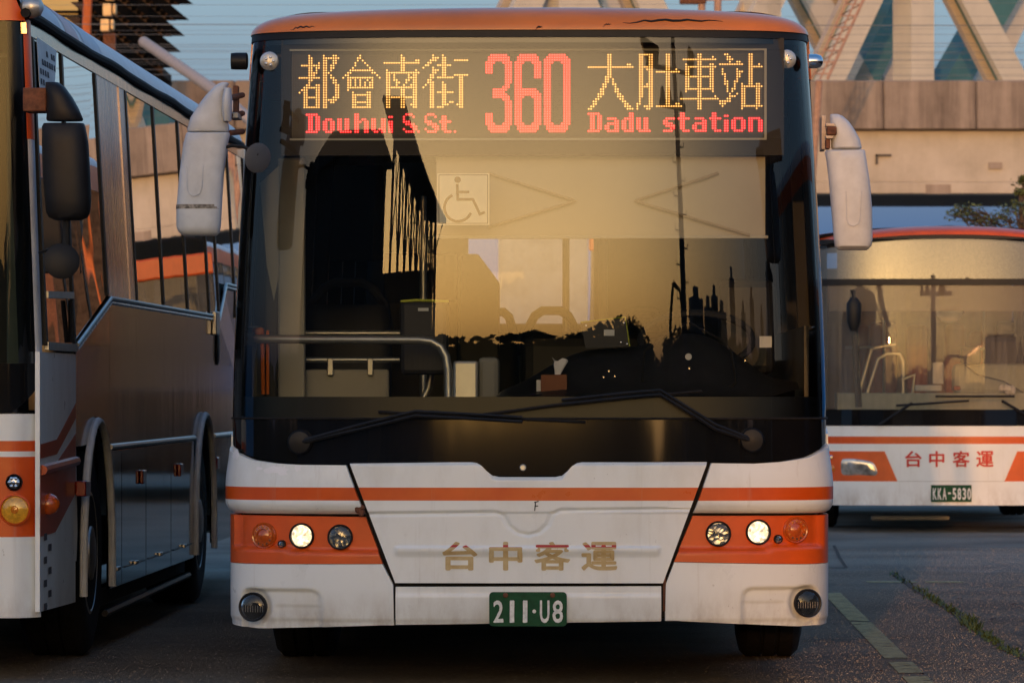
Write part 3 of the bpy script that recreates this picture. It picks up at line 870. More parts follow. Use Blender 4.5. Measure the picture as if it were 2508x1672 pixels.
# corner panels, headlamp recesses, bumper
def corner(sg):
    mir = (lambda xd: xd) if sg < 0 else None
    nm = 'left' if sg < 0 else 'right'
    side = sg * SIDE
    if sg < 0:
        top = [(side, 1.085), P(524,1000), P(532,1024), P(552,1042), P(585,1056), P(640,1064), P(690,1067), P(796,1068)]
        inner_mid = P(838,1180); inner_l = P(838,1187); hl_b = P(879,1294)
        bi, bb_ = P(903,1343), P(905,1435)
        bo = P(547,1440)
    else:
        top = [(side, 1.085), P(1902,996), P(1896,1018), P(1880,1035), P(1848,1050), P(1790,1060), P(1730,1064), P(1632,1063)]
        inner_mid = P(1592,1177); inner_l = P(1592,1184); hl_b = P(1548,1289)
        bi, bb_ = P(1529,1340), P(1527,1424)
        bo = P(1893,1432)
    n = len(top)
    zb = Z(1181)
    bot = [(side, zb)]
    for p in top[1:-1]: bot.append((p[0], zb))
    bot.append(inner_mid)
    # slide the inner ends so that the slanted gap stays straight
    f = [(p[0] - top[0][0]) / (top[-1][0] - top[0][0]) for p in top]
    bot = [(side + (inner_mid[0] - side) * f[i], zb + (inner_mid[1] - zb) * f[i]) for i in range(n)]
    def off_u(s, z):
        zt_ = 1.09
        return .013 + .020 * smooth01((z - zb + .004) / .05) * smooth01((1.0 - z) / .2 + .2) - .016 * smooth01((zb + .014 - z) / .014)
    up = panel('corner_cover', M['liv'], bot, top, bus, off_u, nv=26, step=.02, skirt=.03, ang=60)
    # orange lamp panel, recessed
    zt_, zb_ = Z(1185), Z(1296)
    io, ib = inner_l, hl_b
    tp = [(side, zt_), (sg*(S_END-.02), zt_), (sg*1.16, zt_), io]; bt = [(side, zb_), (sg*(S_END-.02), zb_), (sg*1.16, zb_), ib]
    s_rim = abs(P(543 if sg < 0 else 1883, 1230)[0])
    def off_h(s, z):
        a = abs(s)
        inx = smooth01((s_rim - a) / .02); iny = smooth01((z - Z(1272 if sg < 0 else 1268) - .012 * (1 if a > 1.0 else 0)) / .018)
        return .012 - .028 * inx * iny
    hp = panel('lamp_panel', M['orange'], bt, tp, bus, off_h, nv=22, step=.02, skirt=.03, ang=60)
    # lower bumper corner with sculpted fog lamp pocket
    fx, fy = (586, 1393) if sg < 0 else (1848, 1383)
    fs, fz = P(fx, fy)
    e1 = P(740, 1400)[0] if sg < 0 else P(1700, 1400)[0]
    ztop = Z(1352) if sg < 0 else Z(1347)
    def off_b(s, z):
        a = abs(s); ei = abs(e1); eo = abs(fs) + .075
        # pocket: rounded rectangle, depth grows toward the lamp
        cx = (ei + eo) / 2; hw = (eo - ei) / 2
        rr_ = .05
        dx = abs(a - cx) - hw + rr_; dz = (z - ztop) + rr_
        d = (math.hypot(max(dx, 0), max(dz, 0)) + min(max(dx, dz), 0)) - rr_
        o = .012 - .016 * smooth01(-d / .016)
        if d < 0: o -= .004 * smooth01((fz + .012 - z) / .01) * smooth01((abs(fs) - .09 - a) / .02)
        r_ = math.hypot(a - abs(fs), z - fz)
        o -= .018 * smooth01((.085 - r_) / .03) if d < 0 else 0
        o -= .006 * smooth01((.30 - z) / .02)
        return o
    tp = [(side, zb_ - .002), (sg*(S_END-.02), zb_ - .002), (sg*1.16, zb_ - .002), (ib[0], zb_ - .002), (bi[0], bi[1])]
    bt = [(side, .30), (sg*(S_END-.05), .27), (sg*1.15, bo[1]), ((ib[0]), bb_[1]), bb_]
    tp = [(side, zb_ - .002), (sg*(S_END-.05), zb_ - .002), (sg*1.15, zb_ - .002), (ib[0], ib[1] - .002), (bi[0], bi[1])]
    bp = panel('bumper_corner', M['liv'], bt, tp, bus, off_b, nv=42, step=.012, skirt=.035, ang=60)
    return up, hp, bp, off_h, off_b
parts_l = corner(-1); parts_r = corner(1)
M['primer'] = simple('bare_primer', (.80,.81,.83), .6, var=.05)
rr = random.Random(21)
for cx_, cy_, rx_, ry2 in ((634,1078,26,10), (652,1080,18,11), (603,1076,8,4), (688,1074,9,8), (550,1042,9,14)):
    q0 = P(cx_, cy_); n = 16; pts = []
    for k in range(n):
        a = 2*math.pi*k/n; f = .55 + .6*rr.random()
        pts.append(P(cx_ + rx_*f*math.cos(a), cy_ + ry2*f*math.sin(a)))
    off_ = lambda s, z: .013 + .020 * smooth01((z - Z(1181) + .004) / .05) * smooth01((1.0 - z) / .2 + .2) + .0012
    m = MB(); m.add([S(*q0, off_(*q0))] + [S(*p, off_(*p)) for p in pts], [(0, k+1, (k+1) % n + 1) for k in range(n)]); m.build('peeled_patch', M['primer'], parts_l[0], smooth=False)
# middle bumper bar
panel('bumper_bar', M['liv'], [P(909,1434), P(1518,1425)], [P(909,1347), P(1518,1345)], bus, lambda s, z: .012 + .006*smooth01((Z(1362) - z)/.012) - .006 * smooth01((.30 - z) / .02), nv=20, skirt=.035, ang=60)
# torn filler strip and a dusty nest stuck in the panel gaps
m = MB(); m.tube([S(*P(1526, 1290 + 14*k), -.004) for k in range(9)], .007, 6); m.build('gap_seal', M['rust'], bus)
m = MB(); rr = random.Random(5)
for k in range(9):
    q = S(*P(828 + rr.uniform(-6,6), 1173 + rr.uniform(-10,8)), .02); m.lathe([(.002,-.012),(.011,-.004),(.012,.004),(.002,.012)], q, 'z', 7)
m.build('mud_nest', M['rust'], bus)

def lamp(xd, yd, rd, kind, parent, off):
    s, z = P(xd, yd); r_ = rd / 554.2
    c = S(s, z, off(s, z) + (.040 if kind == 'fog' else .010))
    x, y, nx, ny = plan_at(s)
    ang_ = math.atan2(nx, -ny) * (.42 if kind == 'fog' else .75)
    o = MB()
    o.lathe([(r_*1.12, .012), (r_*1.14, -.004), (r_*1.06, -.009), (r_*.97, -.007), (r_*.95, .004)], (0,0,0), 'y', 30, caps=False)
    bez = o.build('lamp_bezel' if kind != 'marker' else 'marker_lamp', M['black'] if kind != 'amber' else M['amber_dim'], parent, loc=c, rz=ang_)
    if kind in ('on', 'off', 'fog', 'marker'):
        b = MB()
        b.lathe([(r_*.95, .0), (r_*.8, .018), (r_*.5, .032), (r_*.16, .036)], (0,0,0), 'y', 30)
        b.build('reflector', M['lamp_on'] if kind == 'on' else (M['fog_bowl'] if kind == 'fog' else M['reflector']), bez)
        if kind in ('on', 'off', 'fog'):
            b = MB(); b.lathe([(r_*.30, .028), (r_*.33, .012), (r_*.24, .004), (.001, .001)], (0,0,0), 'y', 20)
            b.build('bulb_shield', M['lamp_core'] if kind == 'on' else M['steel'], bez)
        if kind == 'fog':
            b = MB()
            for k in range(9):
                b.box(-r_*.8 + k*r_*.2, -r_*.8 + k*r_*.2 + .0012, -.002, .0, -r_*.4, r_*.1)
            b.build('lens_ribs', M['steel'], bez, smooth=False)
        b = MB(); b.lathe([(r_*.96, -.004), (r_*.75, -.010), (r_*.4, -.014), (.001, -.0155)], (0,0,0), 'y', 30, caps=False)
        b.build('lens', M['lens'], bez)
    else:
        b = MB(); b.lathe([(r_*.97, -.006), (r_*.90, -.012), (r_*.60, -.014), (r_*.56, -.009), (r_*.50, -.010), (r_*.3, -.016), (.001, -.018)], (0,0,0), 'y', 30, caps=False)
        b.build('lens', M['amber_dim'], bez)
        for k in range(12):
            a = 2*math.pi*k/12; q = (r_*.76*math.cos(a), -.013, r_*.76*math.sin(a))
            b = MB(); b.lathe([(r_*.10, .003), (r_*.10, -.001), (r_*.05, -.003)], q, 'y', 8); b.build('lens_dimple', M['amber'] if k < 8 else M['rust'], bez)
    return bez
for side_, spec in ((parts_l, ((604,1230,27,'amber'),(691,1230,26,'on'),(780,1233,26,'off'),(645,1249,8,'marker'))), (parts_r, ((1828,1216,27,'amber'),(1742,1221,26,'on'),(1650,1225,26,'off'),(1788,1237,9,'marker')))):
    for a in spec: lamp(*a, bus, side_[3])
lamp(586, 1393, 30, 'fog', bus, parts_l[4]); lamp(1848, 1383, 29, 'fog', bus, parts_r[4])

# number plate
(sa, za), (sb, zb) = P(1124,1358), P(1302,1436)
m = MB(); xa, xb = plan_at(sa)[0], plan_at(sb)[0]
c = .016
poly = [(xa+c,zb),(xb-c,zb)] + arc(xb-c, zb+c, c, -90, 0, 4)[1:] + [(xb, za-c)] + arc(xb-c, za-c, c, 0, 90, 4)[1:] + [(xa+c,za)] + arc(xa+c, za-c, c, 90, 180, 4)[1:] + [(xa, zb+c)] + arc(xa+c, zb+c, c, 180, 270, 4)[1:]
ypl = -.034
m.prism(poly, ypl, ypl + .004); plate = m.build('number_plate', M['plate'], bus, smooth=False)
def plate_text(body, x0, x1, z0, z1, y, mat, parent, jit=0.0, bold=.02, seed=1):
    vv, ff, wd_ = text_mesh(body, 1.0, bold)
    r_ = random.Random(seed)
    n9 = len(vv)//9
    m = MB(); m.add([(x0 + (x1-x0)*a/wd_ + r_.uniform(-jit, jit), y - (i//n9)*.00012, z0 + (z1-z0)*b + r_.uniform(-jit, jit)) for i, (a, b) in enumerate(vv)], ff)
    return m.build('plate_letter', mat, parent, smooth=False)
px0 = (1124, 1302)
for ch, a, b in (('2',1133,1156), ('1',1171,1181), ('1',1201,1211), ('U',1240,1262), ('8',1269,1293)):
    plate_text(ch, L(a,0,ypl)[0], L(b,0,ypl)[0], Z(1428), Z(1377), ypl - .0022, M['plate_white'], plate, .0011, .016, ord(ch) + a)
m = MB(); q = L(1227,1403,ypl); m.lathe([(.008,-.0022),(.008,.001)], q, 'y', 10); m.build('plate_letter', M['plate_white'], plate)
for a in (1161, 1269):
    m = MB(); q = L(a, 1366, ypl); m.lathe([(.011,.001),(.011,-.004),(.006,-.008)], q, 'y', 8); m.build('bolt', M['rust'], plate)

# ------------------------------------------------------------------ windscreen, frit, gutter, roof cap
GT = 2.715
sw = abs(P(560, 500)[0])
ws = panel('windscreen', M['wind'], [(-1.33, 1.130), (1.33, 1.130)], [(-1.33, GT), (1.33, GT)], bus, .004, nv=64, step=.018, skirt=0, ang=80)
panel('screen_border', M['frit'], [(-1.34, 1.128), (1.34, 1.128)], [(-1.34, 1.219), (1.34, 1.219)], bus, -.006, skirt=0)
panel('screen_border', M['frit'], [(-1.34, 2.690), (1.34, 2.690)], [(-1.34, GT+.01), (1.34, GT+.01)], bus, -.006, skirt=0)
for sg, a in ((-1, 568), (1, 1868)):
    si = P(a, 600)[0]; st_ = P(612 if sg < 0 else 1836, 150)[0]
    panel('screen_border', M['frit'], [(si, 1.219), (sg*1.34, 1.219)], [(si, 2.690), (sg*1.34, 2.690)], bus, -.006, skirt=0)
for sg in (-1, 1):
    panel('corner_pillar', M['black_gloss'], [(sg*1.335, 1.086), (sg*(SIDE+.02), 1.086)], [(sg*1.335, 2.712), (sg*(SIDE+.02), 2.712)], bus, .003, skirt=.02)
m = MB(); m.tube([S(s_*.01*SIDE, 1.1285, .006) for s_ in range(-100, 101, 4)], .0055, 6); m.build('screen_seal', M['rubber'], bus)
panel('gutter_strip', M['black'], [(-SIDE-.2, 2.712), (SIDE+.2, 2.712)], [(-SIDE-.2, 2.742), (SIDE+.2, 2.742)], bus, .010, nv=2, skirt=.02)
rows = []
for j in range(13):
    v = j/12 * math.pi/2
    row = []
    for i in range(-70, 71):
        s = i/70 * (SIDE + .35)
        x, y, nx, ny = plan_at(s)
        crown = .024 * (1 - min(1, (x/1.22)**2))
        inn = .20 * (1 - math.cos(v))
        z = 2.742 + (.082 + crown) * math.sin(v)
        row.append((x*.933 + nx*(.014 - inn), y + .054 + ny*(.014 - inn), z))
    rows.append(row)
M['cap'] = simple('orange_cap', (.64,.17,.014), .34, coat=.25, var=.12, vscale=3, bmp=.02)
m = MB(); m.grid(rows); cap = m.build('roof_cap', M['cap'], bus, ang=60)
last = rows[-1]
m = MB(); m.add([tuple(p) for p in last], [tuple(range(len(last)))]); m.build('cap_top', M['cap'], cap, smooth=False)
for (a, b, yd, th) in ((1430,1660,50.5,.0052), (668,724,62,.003), (1384,1404,60,.002), (1230,1246,66,.003)):
    def cp(xd, yd_):
        x, _, z = L(xd, yd_, .1)
        s = s_of_x(x/.933); x_, y_, nx, ny = plan_at(s)
        sv = max(0, min(1, (z - 2.742) / (.082 + .024*(1-min(1,(x_/1.22)**2))))); inn = .20*(1 - math.sqrt(1-sv*sv))
        return (x_*.933 + nx*(.0145-inn), y_ + .054 + ny*(.0145-inn), z)
    n = 14
    m = MB(); m.tube([cp(a + (b-a)*k/n, yd + (4.5 if k < 3 else 0) + 1.5*math.sin(k*1.9) - (0 if k < 5 else 1)) for k in range(n+1)], [th*(.15 + math.sin(math.pi*k/n)) for k in range(n+1)], 5)
    m.build('scrape', M['black_matt'], cap)

# ------------------------------------------------------------------ body shell, shared by the buses
def wheel(parent, x, y, r_=.50, wdt=.28, sg=1, nm='wheel'):
    m = MB()
    m.lathe([(r_*.60, -wdt/2), (r_*.80, -wdt/2-.012), (r_*.94, -wdt/2+.004), (r_, -wdt/2+.035), (r_, -wdt/6), (r_-.012, -wdt/6+.006), (r_-.012, -wdt/6+.016), (r_, -wdt/6+.022), (r_, wdt/6-.022), (r_-.012, wdt/6-.016), (r_-.012, wdt/6-.006), (r_, wdt/6), (r_, wdt/2-.035), (r_*.94, wdt/2-.004), (r_*.80, wdt/2+.012), (r_*.60, wdt/2)], (0,0,0), 'x', 40)
    t = m.build(nm, M['rubber'], parent, loc=(x, y, r_))
    m = MB(); e = sg*wdt/2
    m.lathe([(r_*.60, e), (r_*.57, e+sg*.004), (r_*.52, e-sg*.04), (r_*.30, e-sg*.05), (r_*.26, e+sg*.01), (r_*.16, e+sg*.02), (.001, e+sg*.02)], (0,0,0), 'x', 30, caps=False)
    m.build('rim', M['rim'], t)
    for k in range(10):
        a = 2*math.pi*k/10; m = MB(); m.lathe([(.016, e-sg*.05), (.016, e-sg*.015), (.008, e-sg*.01)], (0, r_*.40*math.cos(a), r_*.40*math.sin(a)), 'x', 6); m.build('wheel_nut', M['chrome'], t)
    return t
M['rim'] = simple('wheel_rim', (.33,.32,.30), .4, metal=.7, var=.25, vscale=12)
M['side_glass'] = glass('side_glass', (.10,.105,.10), 2.0, wave=.06)
M['roof'] = simple('roof_grey_white', (.60,.60,.61), .5, var=.1)
M['far_liv'] = livery('parked_bus_livery', .842, .902)

def body(root, W, y0, y1, zb, zr, walls='both', axles=(2.6, 8.2), rear_win=None, mat=None, orange_top=True, wheels=True, pane=None):
    h = W/2; wt = 2.05
    top = zr - .13
    lean = .05
    for sg in (-1, 1):
        if walls == 'left_only' and sg > 0: continue
        # lower side panels between the wheel arches
        segs = []; p = y0
        for a in axles: segs.append((p, a - .62)); p = a + .62
        segs.append((p, y1))
        for a, b in segs:
            m = MB(); m.box(sg*h - .02*(sg > 0), sg*h + .02*(sg < 0), a, b, zb, 1.02); m.build('skirt_panel', mat or M['stainless'], root, smooth=False)
        for a in axles:
            poly = [(a-.62, 1.02)] + [(a - .62*math.cos(R(t)), .50 + .56*math.sin(R(t)) - .06) for t in range(0, 181, 12)] + [(a+.62, 1.02)]
            m = MB(); m.prism(poly, sg*(h-.02), sg*h, 'yz'); m.build('wheel_arch', mat or M['stainless'], root, smooth=False)
            m = MB(); m.box(sg*(h-.55) if sg < 0 else h-.55, sg*(h-.52) if sg < 0 else h-.52, a-.64, a+.64, .3, 1.05); m.build('wheel_well', M['black_matt'], root, smooth=False)
        m = MB(); m.box(sg*h - .02*(sg > 0), sg*h + .02*(sg < 0), y0, y1, 1.0205, 1.52); m.build('side_panel', mat or M['stainless'], root, smooth=False)
        n = 7; pw = (y1 - y0 - .3) / n
        for k in range(n):
            a = y0 + .15 + k*pw
            m = MB(); m.add([(sg*(h-.004), a+.04, 1.53), (sg*(h-.004), a+pw-.04, 1.53), (sg*(h-lean-.004), a+pw-.04, top-.16), (sg*(h-lean-.004), a+.04, top-.16)], [(0,1,2,3)])
            m.build('side_window', pane or M['side_glass'], root, smooth=False)
            for a_ in ((a-.04, a+.04),) + (((a+pw-.04, a+pw+.10),) if k == n-1 else ()):
                m = MB(); m.add([(sg*h, a_[0], 1.521), (sg*h, a_[1], 1.521), (sg*(h-lean), a_[1], top-.161), (sg*(h-lean), a_[0], top-.161), (sg*(h-.05), a_[0], 1.521), (sg*(h-.05), a_[1], 1.521), (sg*(h-.10), a_[1], top-.161), (sg*(h-.10), a_[0], top-.161)], [(0,1,2,3),(7,6,5,4),(0,3,7,4),(1,5,6,2)])
                m.build('window_post', M['black'], root, smooth=False)
        m = MB(); m.add([(sg*(h-lean), y0, top-.16), (sg*(h-lean), y1, top-.16), (sg*(h-lean-.01), y1, top), (sg*(h-lean-.01), y0, top), (sg*(h-lean-.06), y0, top-.16), (sg*(h-lean-.06), y1, top-.16), (sg*(h-lean-.06), y1, top), (sg*(h-lean-.06), y0, top)], [(0,1,2,3),(7,6,5,4),(0,4,5,1),(3,2,6,7),(0,3,7,4),(1,5,6,2)])
        m.build('cant_rail', M['orange'] if orange_top else M['stainless'], root, smooth=False)
    prof = [(-(h-lean-.01), top)] + [(-(h-lean-.01) + .30*(1-math.cos(R(t))), top + (zr-top)*math.sin(R(t))) for t in range(10, 91, 10)] 
    prof = prof + [(-x, z) for x, z in prof[::-1]]
    m = MB(); m.grid([[(x, y, z) for x, z in prof] for y in (y0, (y0+y1)/2, y1)]); m.build('roof', M['roof'], root)
    if rear_win:
        xa, xb, za, zb2 = rear_win
        for (a, b, c, d) in ((-h, h, zb, za), (-h+.02, h-.02, zb2, top), (-h+.02, xa, za, zb2), (xb, h-.02, za, zb2)):
            m = MB(); m.box(a, b, y1, y1 + .03, c + .001, d); m.build('rear_panel', M['interior_mid'], root, smooth=False)
        m = MB(); m.add([(xa, y1+.01, za), (xb, y1+.01, za), (xb, y1+.01, zb2), (xa, y1+.01, zb2)], [(0,1,2,3)]); m.build('rear_window', M['lens'], root, smooth=False)
    else:
        m = MB(); m.box(-h, h, y1, y1 + .03, zb, top); m.build('rear_panel', M['white'], root, smooth=False)
    m = MB(); m.box(-h+.08, h-.08, y0 + .05, y1, zb + .06, zb + .14); m.build('floor', M['interior_dark'], root, smooth=False)
    m = MB(); m.box(-h+.5, h-.5, y0 + .5, y1 - .3, zb - .02, zb + .05); m.build('chassis', M['black_matt'], root, smooth=False)
    for yy in axles:
        m = MB(); m.tube([(-h+.2, yy, .46), (h-.2, yy, .46)], .07, 8); m.build('axle', M['black_matt'], root)
        if wheels:
            for sg in (-1, 1): wheel(root, sg*(h-.17), yy, sg=sg)

body(bus, 2.5, .60, 10.2, .29, 2.86, axles=(2.65, 7.6), rear_win=(-.55, .235, 1.66, 2.19), mat=M['stainless_dark'])
# panels joining the shell to the rounded front
for sg in (-1, 1):
    m = MB(); m.add([(sg*1.25*w_of(1.53), .55, 1.53), (sg*1.25*w_of(1.53), .76, 1.53), (sg*1.20, .76, 2.57), (sg*1.25*w_of(2.57), .55, 2.57)], [(0,1,2,3)]); m.build('quarter_trim', M['black'], bus, smooth=False)

# ------------------------------------------------------------------ destination sign: dot matrix
LEDS = {
'都': ["4 10 14-15","4-5 10-16","4-5 10-11 14-15","4-5 8 10-11 14-15","1-8 10-11 13-14","4-5 7-8 10-11 13-14","4-5 7 10-11 13","4-7 10-12","4-6 10-11 13","0-8 10-11 13-14","4-5 10-11 14-15","4 10-11 14-15","3-4 7-8 10-11 15-16","2-8 10-11 15-16","1-3 7-8 10-11 15-16","0 2-3 7-8 10-11 15-16","2-3 7-8 10-11 15-16","2-8 10-11 14-16","2-3 7-8 10-15","2-3 7-8 10-11 13-14","2-3 7-8 10-11","2-8 10-11"],
'會': ["7","6-7","6 8","5 9","5 10","4 11","3-12","2-3 12-13","1-2 14","0 2-12 15","2-3 5 7 10 12","2-3 5 7 9 11-12","2-3 5 7 9 11-12","2-12","2","4 10-11","4-11","4-5 10-11","4-5 10-11","4-11","4-5 10-11","4-11"],
'南': ["7","7-8","7-8 13-14","0-14","7-8","7-8","1 7-8 13","1-14","1-2 4 10 12-13","1-2 4 10-13","1-2 4-5 9-10 12-13","1-2 5-6 9 12-13","1-2 5 8 11-13","1-13","1-2 7-8 12-13","1-2 7-8 12-13","1-2 7-8 12-13","1-13","1-2 7-8 12-13","1-2 7-8 12-13","1-2 7-8 11-13","1-2 7-8 12-13"],
'街': ["4 8","4-6 8-9","3-5 8-9 13-18","2-3 8-9","1-2 6-11","0 4 8-9","4-6 8-9","4-5 8-9","3-4 8-9 13-18","3-4 6-12 15-16","2-3 15-16","2-4 8 15-16","1 3-4 8-9 15-16","0 3-4 8-9 15-16","3-4 8-9 15-16","3-4 6-12 15-16","3-4 8-9 15-16","3-4 8-9 15-16","3-4 8-9 15-16","3-4 8-9 11-12 15-16","3-4 8-10 14-16","3-4 6-8 15-16"],
'3': ["2-8","1-9","1-9","0-3 7-10"] + ["0-2 8-10"]*4 + ["8-10"]*4 + ["8-9","7-9","3-8","3-7","3-8","3-9","7-9"] + ["8-10"]*5 + ["0-2 8-10"]*4 + ["0-3 7-10","1-9","1-9","2-8"],
'6': ["2-8","1-9","1-9","0-3 7-10"] + ["0-2 8-10"]*6 + ["0-2"]*4 + ["0-8","0-9","0-10","0-3 7-10"] + ["0-2 8-10"]*10 + ["0-3 7-10","1-9","1-9","2-8"],
'0': ["2-8","1-9","0-10","0-3 7-10"] + ["0-2 8-10"]*24 + ["0-3 7-10","1-9","1-9","2-8"],
'大': ["8-9","8-9","8-9","8-9","8-9 16-17","0-18","8-9","8-9","8-9","7-9","7-8 10","7-8 10","6-7 10-11","6-7 11","5-6 11-12","5-6 11-12","4-6 12-13","4-5 12-14","3-4 13-14","2-3 14-15","2-3 15-16","1-2 15-17","0-1 16-18"],
'肚': ["1-6 12-13","1-2 5-6 12-13","1-2 5-6 12-13","1-2 5-6 12-13","1-2 5-6 12-13","1-6 12-13","1-2 4-6 12-13 16","1-2 5-6 8-17","1-2 5-6 12-13","1-2 5-6 12-13","1-2 5-6 12-13","1-2 5-6 12-13","1-2 4-6 12-13","1-6 12-13","1-2 5-6 12-13","1-2 5-6 12-13","1-2 5-6 12-13","1-2 5-6 12-13","1 5-6 12-13","1 5-6 12-13","0-1 5-6 12-13 16-17","0 3-6 8-18","0 4-5"],
'車': ["7-8","7-8 13","1-14","7-8","2 7-8 12-13","2-14","2-3 7-8 12-13","2-3 7-8 12-13","2-3 7-8 12-13","2-13","2-3 7-8 12-13","2-3 7-8 12-13","2-3 7-8 12-13","2-3 7-8 12-13","2-13","2 7-8 13","7-8","7-8 14","0-15","7-8","7-8","7-8","7-8"],
'站': ["2-3 12-13","3-4 12-13","3-5 12-13","4 7-8 12-13","0-9 12-13 16","12-17","1 7 12-13","1 7-9 12-13","1-2 7-8 12-13","2 7-8 12-13","2 7 12-13","2-3 6-7 12-13","2-3 6 9 12-13 15-16","3 6 9-17","3 5-6 9-10 15-16","3 5 9-10 15-16","4 7 9-10 15-16","4-6 9-10 15-16","3-4 9-10 15-16","0-4 9-10 15-16","0-2 9-10 15-16","1 9-17","9 15"],
'D': ["0-4","1-2 4-5","1-2 4-5","1-2 4-5","1-2 4-5","1-2 4-5","1-2 4-5","0-4"],
'o': ["","","1-3","0-1 3-4","0-1 3-4","0-1 3-4","0-1 3-4","1-3"],
'u': ["","","0-1 3-4","0-1 3-4","0-1 3-4","0-1 3-4","0-1 3-4","1-5"],
'h': ["0-1","0-1","0-1 3-4","0-2 4-5","0-1 4-5","0-1 4-5","0-1 4-5","0-1 4-5"],
'w': ["","","0-1 4-5","0-1 4-5","0-1 4-5","0-1 4-5","0-1 3-5","1-2 4-5"],
'i': ["","0-1","","0-1","0-1","0-1","0-1","0-1"],
'S': ["1-3","0 4","0","0-2","1-4","3-5","0 4-5","1-4"],
't': ["","1-2","1-2","0-4","1-2","1-2","1-2","2-4"],
'T': ["1-2","1-2","0-4","1-2","1-2","1-2","1-2","2-4"],
'.': ["","","","","","","","0"],
'a': ["","","1-4","4-5","1-5","0-1 4-5","0-1 4-5","1-5"],
'd': ["3-4","3-4","1-4","0-1 3-4","0-1 3-4","0-1 3-4","0-1 3-4","1-4"],
's': ["","","1-4","0-1","0-3","1-4","3-4","0-3"],
'O': ["","","1-4","0-1 4-5","0-1 4-5","0-1 4-5","0-1 4-5","1-4"],
'n': ["","","0-4","0-1 4-5","0-1 4-5","0-1 4-5","0-1 4-5","0-1 4-5"],
}
SY = .170
ks = (DB + SY) / DB
sign = MB(); x0, _, z1 = L(668, 115, SY); x1, _, z0 = L(1757, 320, SY)
sign.box(x0, x1, SY + .004, SY + .05, z0, z1)
sign = sign.build('destination_sign', M['board'], bus, smooth=False, bevel=.003)
zc = z1 + .04
xh0, xh1 = L(645, 0, SY)[0], L(1800, 0, SY)[0]
for (a, b, c, d) in ((xh0, xh1, z1 + .001, L(0, 88, SY)[2]), (xh0, xh1, L(0, 357, SY)[2], z0 - .001), (xh0, x0 - .001, z0, z1), (x1 + .001, xh1, z0, z1)):
    m = MB(); m.box(a, b, SY + .002, SY + .06, c, d); m.build('sign_housing', M['box_dark'], sign, smooth=False)
for (a, b, c, d) in ((x0-.006, x1+.006, z1-.004, z1+.004), (x0-.006, x1+.006, z0-.004, z0+.004), (x1-.004, x1+.006, z0+.004, z1-.004)):
    m = MB(); m.box(a, b, SY - .004, SY + .002, c, d); m.build('bezel', M['interior_light'], sign, smooth=False)
LX0 = L(732.9/1.06633, 0, SY)[0]; LPX = 5.956/1.06633/554.2*ks
LZ0 = L(0, 136.6/1.06633, SY)[2]; LPZ = 6.01/1.06633/554.2*ks
TILT = .0020
def dot(m, c_, r_, y, n=6, c0=None):
    gx, gz = c_
    x = LX0 + gx*LPX; z = LZ0 - gz*LPZ + gx*LPX*TILT
    o = len(m.v)
    for k in range(n):
        a = 2*math.pi*k/n + .3
        m.v.append((x + r_*math.cos(a), y, z + r_*math.sin(a)))
    m.f.append(tuple(range(o, o+n)))
lit = set()
def led_char(ch, c0, r0, colr):
    core, halo = MB(), MB()
    for r_, row in enumerate(LEDS[ch]):
        for tok in row.split():
            a, b = (tok.split('-') + [tok])[:2] if '-' in tok else (tok, tok)
            for c_ in range(int(a), int(b) + 1):
                dot(core, (c0 + c_, r0 + r_), .0027, SY - .0015); dot(halo, (c0 + c_, r0 + r_), LPX*.56, SY + .0028, 8)
                lit.add((c0 + c_, r0 + r_))
    o = core.build('led_character', M['led_' + colr], sign, smooth=False)
    # glow round the diodes, imitated by dim emissive discs behind them
    halo.build('led_glow', M['led_' + colr + '_h'], o if False else sign, smooth=False)['kind'] = 'stuff'
for ch, c0 in (('都',0),('會',18),('南',35),('街',51),('大',119),('肚',139),('車',157),('站',173)): led_char(ch, c0, 0, 'amber')
for ch, c0 in (('3',77),('6',89),('0',101)): led_char(ch, c0, 0, 'red')
for ch, c0 in (('D',3),('o',10),('u',16),('h',23),('w',30),('i',37),('S',43),('.',49),('S',52),('t',58),('.',64),('D',119),('a',126),('d',133),('u',139),('s',150),('T',156),('a',162),('T',169),('i',175),('O',178),('n',185)): led_char(ch, c0, 24, 'red')
m = MB()
for gx in range(-3, 192):
    for gz in range(0, 33):
        if (gx, gz) not in lit: dot(m, (gx, gz), .0022, SY + .0030, 4)
m.build('unlit_diodes', M['led_off'], sign, smooth=False)['kind'] = 'stuff'

# clearance lamps behind the glass
for xd, yd in ((618, 140), (1806, 137)):
    q = L(xd, yd, .17 if xd < 1000 else .19)
    m = MB(); m.lathe([(.040,.02),(.040,0),(.034,-.004)], q, 'y', 24); cl_ = m.build('clearance_lamp', M['rail'], bus)
    m = MB(); m.lathe([(.034,-.0045),(.024,-.012),(.001,-.016)], q, 'y', 20, caps=False); m.build('lens', M['lens'], cl_)
    for k in range(5):
        m = MB(); a = k*1.256; m.lathe([(.006,-.004),(.006,-.007),(.003,-.009)], (q[0]+.017*math.cos(a), q[1], q[2]+.017*math.sin(a)), 'y', 8); m.build('diode', M['chrome'], cl_)

# ------------------------------------------------------------------ cab interior
def bar(pts, r_, mat, name, n=10, parent=bus):
    m = MB(); m.tube(pts, r_, n); return m.build(name, mat, parent)
def rbox(x0, x1, y0, y1, z0, z1, mat, name, parent=bus, bev=.008):
    m = MB(); m.box(min(x0,x1), max(x0,x1), y0, y1, min(z0,z1), max(z0,z1)); return m.build(name, mat, parent, smooth=False, bevel=bev)
def fbox(xa, ya, xb, yb, y, th, mat, name, parent=bus, bev=.008):   # from display pixels at depth y
    a, b = L(xa, ya, y), L(xb, yb, y)
    return rbox(a[0], b[0], y, y + th, b[2], a[2], mat, name, parent, bev)
